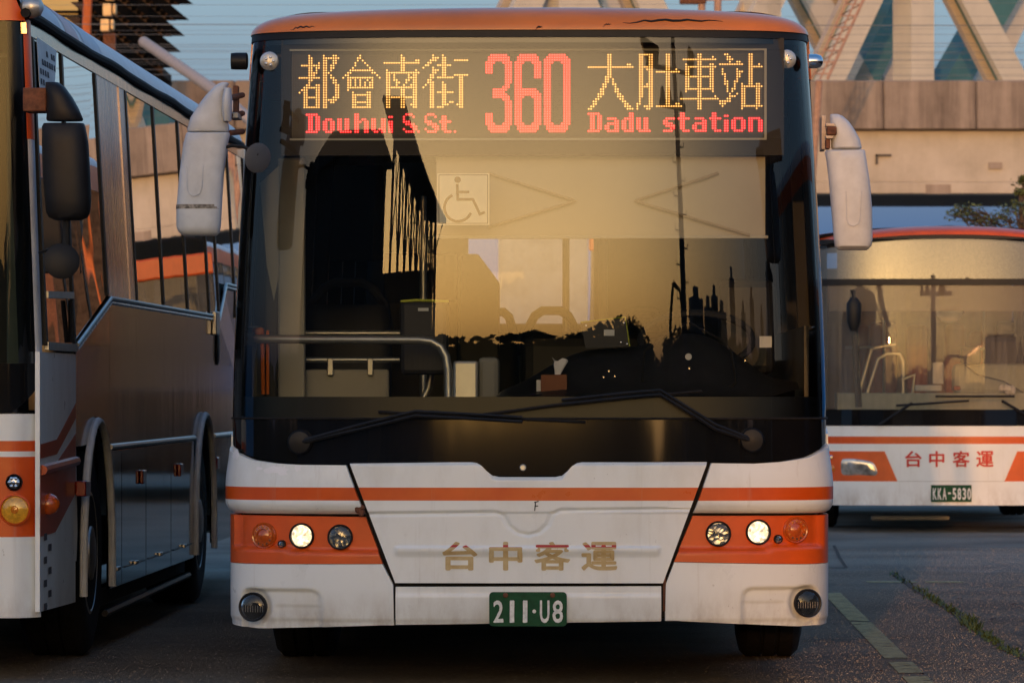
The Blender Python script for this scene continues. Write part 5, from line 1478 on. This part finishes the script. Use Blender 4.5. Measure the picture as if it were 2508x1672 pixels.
# front face: rounded corner, narrow strip in view; the rest runs out of frame
def LF(xd, yd):      # display pixel on its front plane -> x, z
    return (xd*1.06633 - 1254)/F*LY - LX, CH + (HZ - yd*1.06633)/F*LY
def fy(x):           # front plan, x from 0 (right corner) to -2.5
    a = min(-x, x + 2.5); return .10 * max(0, 1 - a/.12)**2 - .05 * (1 - ((x+1.25)/1.25)**2)
def fpatch(poly_b, poly_t, name, mat, off=0.0, n=40, nv=8):
    rows = []
    for j in range(nv+1):
        row = []
        for i in range(n+1):
            f = (i/n)**1.8
            xb = poly_b(f); xt = poly_t(f)
            x = xb[0]*(1-j/nv) + xt[0]*j/nv; z = xb[1]*(1-j/nv) + xt[1]*j/nv
            row.append((x, fy(x) - off, z))
        rows.append(row)
    m = MB(); m.grid(rows); return m.build(name, mat, lbus, ang=60)
ln_ = lambda x0, x1, z0, z1: (lambda f: (x0 + (x1-x0)*f, z0 + (z1-z0)*f))
zq = lambda yd: LF(0, yd)[1]
fpatch(ln_(-.004, -2.496, .275, .275), ln_(-.004, -2.496, zq(950), zq(950)), 'front_panel', LIV2)
def maskb(f):
    x = -.012 - 2.476*f; a = min(-x, x + 2.5)
    return (x, zq(950) + .14*max(0, 1 - a/.17)**2.2)
fpatch(maskb, ln_(-.012, -2.488, 1.36, 1.36), 'front_mask', M['black_gloss'], .003)
fpatch(ln_(-.03, -2.47, 1.361, 1.361), ln_(-.085, -2.415, 2.82, 2.82), 'windscreen', glass('left_bus_windscreen', (.5,.53,.5), .35), .004)
def edge_strip(x0, x1, za, zb_, mat, name):
    m = MB(); n = 14
    rows = []
    for j in range(n+1):
        z = za + (zb_-za)*j/n; sh = -.055*max(0, (z-1.3))/1.5
        rows.append([(x0 + sh, fy(x0) - .006, z), ((x0+x1)/2 + sh, fy((x0+x1)/2) - .012, z), (x1 + sh, fy(x1) - .002, z), (x1 + sh, fy(x1) + .06, z)])
    m.grid(rows); return m.build(name, mat, lbus)
edge_strip(-.020, -.002, 1.10, 2.32, M['mirror_white'], 'pillar_trim')
edge_strip(-.022, -.001, 2.321, 2.86, M['orange'], 'pillar_trim')
edge_strip(-.085, -.0205, 1.36, 2.82, M['frit'], 'screen_border')
fpatch(ln_(-.06, -2.44, 2.822, 2.822), ln_(-.16, -2.34, 3.06, 3.06), 'roof_cap', M['orange'], .01)
def lbx(x0, x1, y0, y1, z0, z1, mat, name, bev=.004):
    m = MB(); m.box(x0, x1, y0, y1, z0, z1); return m.build(name, mat, lbus, smooth=False, bevel=bev)
M['curtain'] = simple('grey_green_curtain', (.12,.145,.12), .85, var=.15, vscale=3)
lbx(-.155, -.075, .12, .14, 1.30, 2.75, M['curtain'], 'curtain')
lbx(-.23, -.185, .06, .065, zq(650), zq(583), M['paper'], 'label', 0)
lbx(-2.3, -.16, .5, .55, .5, 2.7, M['interior_dark'], 'cab_bulkhead', 0)
lbx(-2.3, -.10, .06, .45, .9, 1.32, M['dash'], 'dashboard', .02)
# lamps on the orange corner
for xd, yd, rd, kind in ((33,1107,17,'led'), (35,1170,32,'amber')):
    x, z = LF(xd, yd); r_ = rd/538.0; c = (x, fy(x) - .004, z)
    m = MB(); m.lathe([(r_*1.12,.01),(r_*1.14,-.008),(r_*1.02,-.014),(r_*.98,-.006)], c, 'y', 26, caps=False); bz = m.build('lamp_bezel', M['black'] if kind == 'led' else M['orange'], lbus)
    m = MB(); m.lathe([(r_,-.004),(r_*.7,-.012),(r_*.3,-.016),(.001,-.017)], c, 'y', 26, caps=False); m.build('lens', M['reflector'] if kind == 'led' else simple('yellow_lens', (.60,.30,.02), .15, coat=.6, var=.35, vscale=70), bz)
    if kind == 'led':
        for k in range(7):
            a = k*1.047; rr_ = 0 if k == 6 else r_*.6
            m = MB(); m.lathe([(r_*.24,-.010),(r_*.22,-.018),(.001,-.022)], (c[0]+rr_*math.cos(a), c[1], c[2]+rr_*math.sin(a)), 'y', 10); m.build('diode', M['chrome'], bz)
    else:
        m = MB(); m.lathe([(r_*.28,-.016),(r_*.22,-.020),(.001,-.021)], c, 'y', 14, caps=False); m.build('bulb', M['amber'], bz)
# marker ball, wing mirror, spotting mirror
x, z = LF(72, 16); m = MB(); m.lathe([(.012,-.05),(.038,-.036),(.048,-.01),(.048,.012),(.038,.036),(.012,.05)], (x, .02, z), 'x', 20); m.build('side_lamp', M['rail'], lbus)
def lmloft(secs, name, mat, parent, e=3.0, y=-.2, ry=.08):
    m = MB(); out = []
    k = (LY + y)/LY
    for xa, xb, yd, rk in secs:
        a, b = LF(xa, yd), LF(xb, yd)
        # keep the pixel position at the nearer depth
        fx = lambda xd: (xd*1.06633 - 1254)/F*(LY+y) - LX
        fz = CH + (HZ - yd*1.06633)/F*(LY+y)
        out.append(((fx(xa)+fx(xb))/2, y, fz, (fx(xb)-fx(xa))/2, ry*rk))
    m.loft(out, 28, e); return m.build(name, mat, parent, ang=50)
lmm = lmloft([(130,190,506,.5), (116,203,500,.9), (110,210,488,1), (107,212,460,1.05), (102,210,400,1.05), (100,206,330,1), (100,199,292,.95), (104,196,284,.8)], 'wing_mirror', M['black'], lbus)
lmloft([(112,192,278,.9), (110,194,274,.95), (112,184,250,.95), (112,170,225,.9), (108,152,200,.8), (108,138,190,.5)], 'mirror_head', M['black'], lmm, 2.6)
def lt(pts, r_, mat, name, parent, y=-.16):
    q = [((a*1.06633 - 1254)/F*(LY+yy) - LX, yy, CH + (HZ - b*1.06633)/F*(LY+yy)) for a, b, yy in pts]
    m = MB(); m.tube(q, r_, 8); return m.build(name, mat, parent)
m = MB(); q0 = ((66*1.06633-1254)/F*LY - LX, CH + (HZ-262*1.06633)/F*LY); m.box(q0[0], q0[0]+.10, -.20, -.02, q0[1]+.0, q0[1]+.10); m.build('bracket_plate', M['rust'], lmm, bevel=.006)
lt([(155,505,-.2),(155,560,-.2),(152,600,-.2)], .016, M['black'], 'mirror_stalk', lmm)
lt([(92,580,-.05),(110,574,-.15),(135,574,-.2),(150,590,-.22)], .007, M['black'], 'mirror_stalk', lmm)
m = MB(); m.lathe([(.072,.0),(.076,-.004),(.060,-.011),(.02,-.016),(.001,-.017)], (0,0,0), 'y', 28)
q = m.build('spotting_mirror', M['black'], lmm, loc=((145*1.06633-1254)/F*(LY-.22) - LX, -.22, CH + (HZ-600*1.06633)/F*(LY-.22)))
q.rotation_euler = (R(-6), 0, R(10))
# notice sheet taped over the driver's window
nt_ = sheet([(.32, 2.775), (1.02, 2.765), (.97, 2.70), (.86, 2.585), (.80, 2.52), (.32, 2.50)], 'notice_sheet', M['paper'], th=.002, x=.012)
rr = random.Random(4)
for i in range(7):
    for j in range(5):
        if rr.random() < .8 and (i < 5 or j > 2):
            y0_ = .36 + i*.085; z0_ = 2.53 + j*.045
            sheet([(y0_, z0_), (y0_ + .05 + .02*rr.random(), z0_), (y0_ + .05, z0_ + .025), (y0_, z0_ + .025)], 'printed_mark', M['ink'], nt_, th=.0006, x=.0138)

# ------------------------------------------------------------------ the bus parked behind on the right
RY = 42.0; RXC = 3.82
rbus = empty('city_bus', (RXC, RY, 0), -R(1.3), 'white bus with red lettering and tinted screen parked behind on the right', 'bus')
def RP(xd, yd, y=0.0): return ((xd*1.06633 - 1254)/F*(RY+y) - RXC, y, CH + (HZ - yd*1.06633)/F*(RY+y))
def ry_(x):
    u = min(abs(x)/1.2, 1.0); return .40 * (1 - max(0, 1-u**3.0)**(1/3.0))
def rpanel(name, mat, xb, zb_, xt, zt_, off=0.0, n=48, nv=6, parent=None, zfun=None):
    """between rows: x range and z at bottom/top; zfun bends z with x"""
    rows = []
    for j in range(nv+1):
        f = j/nv; row = []
        for i in range(n+1):
            q = i/n; x = (xb[0]*(1-q)+xb[1]*q)*(1-f) + (xt[0]*(1-q)+xt[1]*q)*f
            z = zb_*(1-f) + zt_*f
            if zfun: z += zfun(x)*f
            x = max(-1.1995, min(1.1995, x))
            row.append((x, ry_(x) - off + .03*max(0, z-1.2)**2, z))
        rows.append(row)
    m = MB(); m.grid(rows); return m.build(name, mat, parent or rbus, ang=60)
RZ = lambda yd: RP(0, yd)[2]
zst = (RZ(1019), RZ(1002))
M['liv_r'] = livery('right_bus_livery', zst[0], zst[1], dirt=.08)
W1 = (-1.199, 1.199)
rpanel('front_panel', M['liv_r'], W1, RZ(1105)+.002, W1, RZ(978))
rpanel('bumper', M['liv_r'], W1, RZ(1160), W1, RZ(1105), .025, zfun=None)
rpanel('front_mask', M['black_gloss'], W1, RZ(978)+.002, W1, RZ(940), .004)
crown = lambda x: -.10*(abs(x)/1.2)**2.2
rpanel('windscreen', glass('right_bus_glass', (.78,.75,.66), .6, dirt=.34), W1, RZ(939), W1, RZ(655), .004)
rpanel('sun_strip', simple('brown_tint', (.12,.085,.06), .5), (-1.05,1.05), RZ(714), (-1.05,1.05), RZ(656), -.03)
rpanel('screen_bar', M['black'], W1, RZ(655)+.001, W1, RZ(640), .012)
rpanel('sign_window', glass('sign_glass', (.6,.6,.56), 2.0, dirt=.22), W1, RZ(640)+.001, W1, RZ(551)+.01, .004, zfun=crown)
rpanel('sign_backing', simple('glitter_backing', (.16,.14,.12), .35, var=.5, vscale=60, bmp=.6), (-.98,.98), RZ(640), (-.98,.98), RZ(553), -.08, zfun=crown)
for sg in (-1, 1):
    rpanel('screen_border', M['frit'], (sg*1.2, sg*1.07), RZ(939), (sg*1.2, sg*1.07), RZ(552)-.04, -.006, n=8)
rpanel('gutter_strip', M['black'], W1, RZ(551)+.01, W1, RZ(541)+.01, .006, zfun=crown, nv=2)
rows = []
for j in range(9):
    v = j/8*math.pi/2; row = []
    for i in range(49):
        x = -1.1995 + i/48*2.399
        row.append((x*(1 - .10*(1-math.cos(v))), ry_(x) + .06 + .35*(1-math.cos(v)), RZ(541) + .012 + crown(x) + .085*math.sin(v)))
    rows.append(row)
m = MB(); m.grid(rows); m.build('roof_cap', M['orange'], rbus, ang=60)
m = MB(); m.grid([[(x, y, RZ(541) + .10 - .09*(abs(x)/1.2)**2.2) for x in (-1.2,-1.05,-.7,0,.7,1.05,1.2)] for y in (.35, 4, 8)]); m.build('roof', M['roof'], rbus)
for sg in (-1, 1):
    m = MB(); m.box(sg*1.2 - .01, sg*1.2 + .01, .40, 8, .35, 1.35); m.build('side_panel', M['white'], rbus, smooth=False)
    m = MB(); m.box(sg*1.2 - .01, sg*1.2 + .01, .40, 8, 2.25, 2.55); m.build('cant_rail', M['orange'], rbus, smooth=False)
    for k in range(6):
        m = MB(); m.add([(sg*1.2, .48+k*1.25, 1.352), (sg*1.2, 1.66+k*1.25, 1.352), (sg*1.2, 1.66+k*1.25, 2.248), (sg*1.2, .48+k*1.25, 2.248)], [(0,1,2,3)]); m.build('side_window', M['side_glass'], rbus, smooth=False)
    for k in range(7):
        m = MB(); m.box(sg*1.2-.02, sg*1.2+.005, .41+k*1.25, .475+k*1.25, 1.351, 2.249); m.build('window_post', M['black'], rbus, smooth=False)
m = MB(); m.box(-1.18, 1.18, 8, 8.03, .4, 2.5); m.build('rear_panel', simple('warm_brown_lining', (.34,.22,.13), .7), rbus, smooth=False)
m = MB(); m.box(-1.1, 1.1, .5, 8, .42, .46); m.build('floor', M['interior_mid'], rbus, smooth=False)
for yy in (1.9, 6.2):
    for sg in (-1, 1): wheel(rbus, sg*1.04, yy, .45, .26, sg=sg)
m = MB(); a, b = RP(1998,1184,.6), RP(2178,1194,.6); m.box(a[0], b[0], .6, .68, b[2], a[2]); m.build('axle_beam', M['interior_mid'], rbus, bevel=.01)
m = MB(); m.box(-.9, .9, .9, 7.6, .26, .40); m.build('chassis', M['black_matt'], rbus, smooth=False)
# lettering, plate, lamps
for ch, x0, x1 in (('台',2079,2117), ('中',2134,2169), ('客',2188,2227), ('運',2242,2282)):
    vv, ff, wd_ = text_mesh(ch, 1.0, .022); a, b = RP(x0,1072), RP(x1,1035)
    n9 = len(vv)//9
    m = MB(); m.add([(a[0]+(b[0]-a[0])*u/wd_, ry_(a[0]+(b[0]-a[0])*u/wd_) - .004 - (i//n9)*.0002, a[2]+(b[2]-a[2])*v) for i, (u, v) in enumerate(vv)], ff); m.build('letter', M['red_text'], rbus, smooth=False)
a, b = RP(2138,1152), RP(2231,1113); m = MB(); m.box(a[0], b[0], -.034, -.028, a[2], b[2]); pl = m.build('number_plate', M['plate'], rbus, smooth=False)
for i, ch in enumerate('KKA-5830'):
    xa = 2142 + i*11.3; xb = xa + 8.6
    if ch == '-': zlo, zhi, xa, xb = 1134, 1130, xa+1, xb-1
    else: zlo, zhi = 1147, 1120
    plate_text(ch, RP(xa,0)[0], RP(xb,0)[0], RZ(zlo), RZ(zhi), -.0352, M['plate_white'], pl, 0, .03)
for sg in (-1, 1):
    fx = lambda xd: RP(xd, 0)[0] if sg < 0 else -RP(xd, 0)[0]
    x_ = lambda a, b: (fx(a), fx(b))
    lpnl = rpanel('lamp_panel', M['orange'], x_(1880,2062), RZ(1106), x_(1880,2032), RZ(1036), .014, n=24, nv=6)
    m = MB(); rows = []
    for j_ in range(9):
        f = j_/8; row = []
        for i_ in range(17):
            q = i_/16; xd = 1926 + (2024 - 14*f*f - 1926)*q
            yd = 1094 - f*(46 - 10*q*q) + 3*(1-f)*abs(q-.5)*2; x = fx(xd)
            bul = .018*(1 - (2*q-1)**4)*(1 - (2*f-1)**4)
            row.append((x, ry_(min(1.19,abs(x))) + .012 - .018 - .03 + .03 - bul, RZ(yd)))
        rows.append(row)
    m.grid(rows); m.build('headlamp', simple('lamp_clear', (.42,.40,.36), .12, metal=.6, var=.6, vscale=12), lpnl)
    for yd, rr_ in ((1076,.035), (1050,.02)):
        m = MB(); x = fx(1911); m.lathe([(rr_,.01),(rr_,-.01),(rr_*.5,-.02)], (x, ry_(min(1.19,abs(x)))-.015, RZ(yd)), 'y', 16); m.build('indicator', M['amber'] if rr_ > .03 else M['chrome'], lpnl)
# interior and wipers
def rb(xa, ya, xb, yb, y, th, mat, name, bev=.01):
    a, b = RP(xa, ya, y), RP(xb, yb, y); m = MB(); m.box(a[0], b[0], y, y+th, b[2], a[2]); return m.build(name, mat, rbus, smooth=False, bevel=bev)
def rt(pts, y, r_, mat, name):
    m = MB(); m.tube([RP(a, b, y) for a, b in pts], r_, 7); return m.build(name, mat, rbus)
M['teal_dash'] = simple('pale_dash', (.34,.38,.34), .7); M['seat_red'] = simple('seat_orange', (.36,.11,.05), .7)
rb(1920, 902, 2480, 960, .5, .5, M['teal_dash'], 'dashboard')
rb(2185, 835, 2480, 905, .9, .3, M['teal_dash'], 'cab_desk', .05)
for xa, ya, xb, yb, y in ((1975,740,2040,905,4),(2060,745,2110,905,4),(2140,745,2190,905,5.5),(1940,745,1968,905,6),(2195,760,2235,905,6)): rb(xa, ya, xb, yb, y, .12, M['seat_red'], 'seat', .05)
rb(2250, 770, 2340, 880, 1.6, .15, M['seat'], 'driver_seat', .06); rb(2280, 738, 2325, 768, 1.6, .1, M['seat'], 'head_rest', .04)
rb(2138, 832, 2163, 882, .7, .05, M['paper'], 'card_stand'); rb(2098, 884, 2160, 898, .6, .1, M['paper'], 'papers')
rb(2203, 795, 2248, 835, .8, .1, M['interior_dark'], 'monitor'); rb(2187, 886, 2203, 896, .55, .04, M['red_lens'], 'red_cup')
rt([(1935,798),(2000,797)], 1.2, .012, M['rail'], 'hand_rail'); rt([(1965,905),(1995,800),(2050,790)], 1.3, .02, M['rail'], 'hand_rail')
rt([(1985,905),(2010,825),(2030,812),(2060,812),(2068,830),(2068,905)], 1.1, .016, M['rail'], 'hand_rail')
rt([(2019,735),(2019,905)], 2.0, .014, M['rail'], 'stanchion'); rt([(2251,715),(2251,800),(2215,806)], 1.5, .014, M['rail'], 'stanchion'); rt([(2090,905),(2095,860),(2070,870)], 1.0, .016, M['rail'], 'hand_rail')
rt([(2212,838),(2240,860),(2300,875),(2352,905)], .7, .006, M['black'], 'cable')
q = RP(2177, 715, .8); m = MB(); m.lathe([(.001,-.10),(.07,-.085),(.115,-.03),(.12,.0),(.10,.04)], q, 'z', 24); m.build('ceiling_lamp', M['tissue'], rbus)
rt([(1958,665),(1965,800),(1972,935)], .1, .03, M['black'], 'mirror_stalk')
q = RP(1962, 718, -.1); m = MB(); m.loft([(q[0], -.1, q[2]-.16, .03, .03), (q[0], -.1, q[2]-.08, .06, .05), (q[0], -.1, q[2]+.08, .065, .05), (q[0], -.1, q[2]+.13, .03, .03)], 16, 2.4); m.build('spotting_mirror', M['black'], rbus)
for pts in (((2020,975),(2095,925),(2058,931),(2225,920)), ((2352,950),(2300,920),(2148,910),(2330,910))):
    m = MB(); m.tube([(p[0], ry_(p[0]) - .035, p[2]) for p in (RP(*pts[0]), RP(*pts[1]))], .014, 6); wv = m.build('wiper', M['black'], rbus)
    m = MB(); m.tube([(p[0], ry_(p[0]) - .03, p[2]) for p in (RP(*pts[2]), RP(*pts[3]))], .011, 6); m.build('wiper_blade', M['black'], wv)
m = MB(); q = RP(2310, 903, .45); rr = random.Random(2)
for k in range(6): m.lathe([(.002,-.03),(.03,-.01),(.028,.02),(.004,.04)], (q[0]+rr.uniform(-.05,.05), .45+rr.uniform(-.03,.03), q[2]+.02+rr.uniform(-.01,.03)), 'z', 8)
bpy.context.view_layer.update()
tag(m.build('crumpled_tissue', M['tissue'], loc=(RXC, RY, 0), rz=-R(1.3)), 'crumpled white tissue on the pale dashboard of the rear bus', 'tissue')
# third bus standing far behind (mirrored in the side windows of the left bus)
fbus = empty('city_bus', (2.08, 52.8, 0), -R(1.3), 'white roofed bus with orange roof stripe seen mirrored in the left bus windows', 'bus')
DUSTY = glass('dusty_side_glass', (.30,.30,.27), .45, dirt=.35)
body(fbus, 2.5, 0, 9.0, .33, 3.2, axles=(2.2, 6.6), mat=M['stainless_dark'], pane=DUSTY)
m = MB(); m.box(-1.25, 1.25, -.05, 0, .33, 1.25); m.build('front_panel', M['stainless_dark'], fbus, smooth=False, bevel=.02)
m = MB(); m.box(-1.24, 1.24, -.05, 0, 2.76, 3.0); m.build('roof_cap', M['orange'], fbus, smooth=False, bevel=.03)
m = MB(); m.add([(-1.22,-.02,1.252),(1.22,-.02,1.252),(1.22,-.02,2.758),(-1.22,-.02,2.758)], [(0,1,2,3)]); m.build('windscreen', DUSTY, fbus, smooth=False)
m = MB(); m.box(-1.15, 1.15, 1.2, 1.25, .5, 2.6); m.build('cab_bulkhead', M['interior_mid'], fbus, smooth=False)

sbus = empty('city_bus', (6.7, 14.5, 0), -R(1.3), 'bus side mirrored as upright streaks in the rounded edge of the windscreen', 'bus')
body(sbus, 2.5, 0, 10.6, .33, 3.0, axles=(2.2, 7.8), mat=M['stainless_dark'])
m = MB(); m.box(-1.25, 1.25, -.03, 0, .33, 2.87); m.build('front_panel', M['white'], sbus, smooth=False)

# ------------------------------------------------------------------ behind the camera: what the windscreen mirrors
M['shed_wall'] = simple('shed_wall', (.10,.105,.11), .8, var=.15, vscale=.5)
M['shed_steel'] = simple('shed_steel', (.06,.06,.065), .6)
CX = -8.0
shed = empty('steel_shed', (CX, -20, 0), 0, 'dark steel shed with braced colonnade mirrored in the windscreen', 'building')
m = MB(); m.box(-22, -2.4, -9, -2, 0, 9.5); m.build('wall_block', M['shed_wall'], shed, smooth=False)
m = MB(); m.box(-13, -.3, -39.0, -36.0, 0, 7.3); m.build('sun_block_wall', M['shed_wall'], shed, smooth=False)  # low wall out of view, stretched sideways to keep the low sun off the buses
m = MB(); m.prism([(-1.6, 10.62), (-1.6, 10.8), (.9, 10.6), (.9, 10.4), (0, 10.4)], -40, -.5, 'xz'); m.build('canopy_roof', M['shed_steel'], shed, smooth=False)
m = MB(); m.prism([(-22.5, 9.52), (-22.5, 9.8), (-12, 10.6), (-1.7, 9.8), (-1.7, 9.52)], -9.5, -1.5, 'xz'); m.build('roof', M['shed_steel'], shed, smooth=False)
for k in range(9):
    y = -1.0 - k*4.6
    m = MB(); m.tube([(0, y, 0), (0, y, 10.5)], .13, 8); m.build('column', M['shed_steel'], shed)
    m = MB(); m.tube([(0, y, 8.4), (.8, y, 10.4)], .05, 6); m.build('bracket', M['shed_steel'], shed)
    if k < 8:
        for za, zb in ((0, 5.2), (5.2, 0), (5.2, 10.3), (10.3, 5.2)):
            m = MB(); m.tube([(0, y, za), (0, y - 4.6, zb)], .06, 5); m.build('brace', M['shed_steel'], shed)
m = MB(); m.tube([(0, -1, 10.35), (0, -38, 10.35)], .09, 6); m.build('eaves_beam', M['shed_steel'], shed)
for k in range(2):
    m = MB(); m.box(-20 + k*9, -14 + k*9, -1.99, -1.95, .0, 4.6); m.build('roller_door', M['shed_steel'], shed, smooth=False)

pole = empty('utility_pole', (5.25, -10, 0), 0, 'tall pole with floodlight arms and climbing pegs mirrored in the windscreen', 'pole')
m = MB(); m.tube([(0,0,0), (0,0,10.1)], [.27, .19], 12); m.build('shaft', M['shed_steel'], pole)
m = MB(); m.tube([(-2.4,0,9.25), (2.1,0,9.25)], .07, 8); m.build('crossarm', M['shed_steel'], pole)
m = MB(); m.prism([(-2.75,9.95),(-1.35,9.75),(-1.45,9.35),(-2.3,9.3)], -.3, .3); m.build('floodlight', M['black'], pole, bevel=.05)
m = MB(); m.prism([(1.5,9.35),(2.2,9.3),(2.5,9.8),(1.7,10.0)], -.3, .3); m.build('floodlight', M['black'], pole, bevel=.05)
m = MB(); m.box(-1.5, 1.0, -.08, .08, 8.2, 8.42); m.build('crossarm', M['shed_steel'], pole, bevel=.02)
for a in (-1.2, -.6, .6): m = MB(); m.lathe([(.12,-.2),(.2,-.1),(.16,.1),(.06,.2)], (a, 0, 8.55), 'z', 10); m.build('insulator', M['black'], pole)
for k in range(13):
    sg = 1 if k % 2 else -1; m = MB(); m.tube([(0,0,2.4+k*.44), (sg*.55,0,2.4+k*.44), (sg*.58,0,2.52+k*.44)], .028, 5); m.build('climbing_peg', M['shed_steel'], pole)

# excavator
M['excav'] = simple('excavator_paint', (.16,.10,.03), .6)
ex = empty('excavator', (5.8, -34, 0), R(10), 'small excavator with raised boom mirrored low in the windscreen', 'excavator')
for sg in (-1, 1): m = MB(); m.prism([(-1.2,.0),(1.2,.0),(1.45,.35),(1.2,.7),(-1.2,.7),(-1.45,.35)], sg*.7-.2, sg*.7+.2); m.build('track', M['rubber'], ex, bevel=.05)
m = MB(); m.box(-1.2, .8, -.9, .9, .72, 1.6); m.build('housing', M['excav'], ex, bevel=.1)
m = MB(); m.box(-.1, .8, -.9, -.1, 1.6, 2.6); m.build('cab', M['excav'], ex, bevel=.1)
m = MB(); m.tube([(.8,.2,1.3), (1.0,.2,3.8), (1.5,.2,5.2)], [.22,.2,.16], 6); m.build('boom', M['excav'], ex)
m = MB(); m.tube([(1.5,.2,5.2), (2.5,.2,4.9), (2.9,.2,2.6)], [.16,.15,.1], 6); m.build('stick', M['excav'], ex)
m = MB(); m.prism([(2.6,2.6),(3.2,2.6),(3.3,2.1),(2.9,1.8),(2.5,2.1)], -.1, .5); m.build('bucket', M['excav'], ex, bevel=.04)

# skyline of tower blocks
M['tower'] = simple('tower_wall', (.22,.21,.20), .85, var=.15, vscale=.05); M['tower_win'] = simple('tower_window', (.03,.035,.04), .2)
rr = random.Random(12)
for i, (az, el, wd_) in enumerate(((11.0,3.4,20),(13.6,3.1,14),(15.2,3.6,12),(17.2,3.0,16),(20.6,4.5,11),(24.5,3.2,12),(28.5,3.9,14),(33.5,3.3,14),(38,5.2,15),(43,4.0,18),(47,4.6,18),(52,6.2,18),(57,6.6,20),(63,5.8,24),(-20,4.0,30),(-30,4.6,26))):
    d = 460 + 60*rr.random()
    x, y, h = d*math.sin(R(az)), 20 - d*math.cos(R(az)), d*math.tan(R(el))
    t = empty('tower_block', (x, y, 0), R(-az), 'far tower block in the sunset skyline mirrored in the windscreen', 'tower block', 'skyline tower blocks')
    m = MB(); m.box(-wd_/2, wd_/2, -wd_*.4, wd_*.4, 0, h); m.build('wall', M['tower'], t, smooth=False)
    m = MB(); m.box(-wd_*.2, wd_*.15, -wd_*.2, wd_*.2, h, h + 4); m.build('roof_house', M['tower'], t, smooth=False)
    for k in range(int(h//6)):
        m = MB(); m.box(-wd_*.44, wd_*.44, wd_*.4 + .02, wd_*.4 + .3, 2 + k*6, 4.4 + k*6); m.build('window_band', M['tower_win'], t, smooth=False)
# trees behind the camera
for i, (x, y, h, r_) in enumerate(((2.6,-41,3.9,1.9),(6.9,-42,3.4,1.3),(17.0,-46,3.4,1.7),(27,-42,3.6,1.8),(40,-36,3.8,2.0))):
    rr = random.Random(40+i); cl = []
    for k in range(7): cl.append((rr.uniform(-r_,r_)*.6, rr.uniform(-r_,r_)*.6, h*.62 + rr.uniform(-.2,.25)*h, r_*.5, h*.18))
    tree('tree', (x, y, 0), 'bushy tree in the dark treeline mirrored in the windscreen', cl, h*.55, .12, .14, 260, 60+i, M['leaf_dark'], 'mirrored treeline')

# far treeline closing the horizon behind the camera
rr = random.Random(77); m = MB()
def tl_top(a):
    d_ = math.degrees(a)
    t = 6.0 + .9*math.sin(a*9) + .7*math.sin(a*23 + 1) + .5*math.sin(a*51) + .3*math.sin(a*113)
    return t * (1 - .62*math.exp(-((d_ - 5.2)/1.3)**2))
for i in range(9000):
    a = R(-80 + 160*rr.random()); d = 150 + 20*rr.random(); top = tl_top(a)
    z = top*(1 - .75*rr.random()**1.5); p = Vector((d*math.sin(a), 20 - d*math.cos(a), z)); s_ = .3 + .35*rr.random()
    u = Vector((math.cos(a), math.sin(a), rr.uniform(-.6,.6))).normalized(); v = Vector((rr.uniform(-.6,.6), 0, 1)).normalized()
    m.add([p - u*s_, p + v*s_*.8, p + u*s_, p - v*s_*.8], [(0,1,2,3)])
rows = [[], []]
for k in range(-160, 161):
    a = R(k*.5); d = 166
    rows[0].append((d*math.sin(a), 20 - d*math.cos(a), 0)); rows[1].append((d*math.sin(a), 20 - d*math.cos(a), tl_top(a)*.86))
m.grid(rows); m.grid([[(x*1.03, 20 + (y-20)*1.03, z) for x, y, z in r_] for r_ in rows])
tag(m.build('far_treeline', M['leaf_dark'], smooth=False), 'dark distant line of trees along the sunset horizon', 'treeline', kind='stuff')
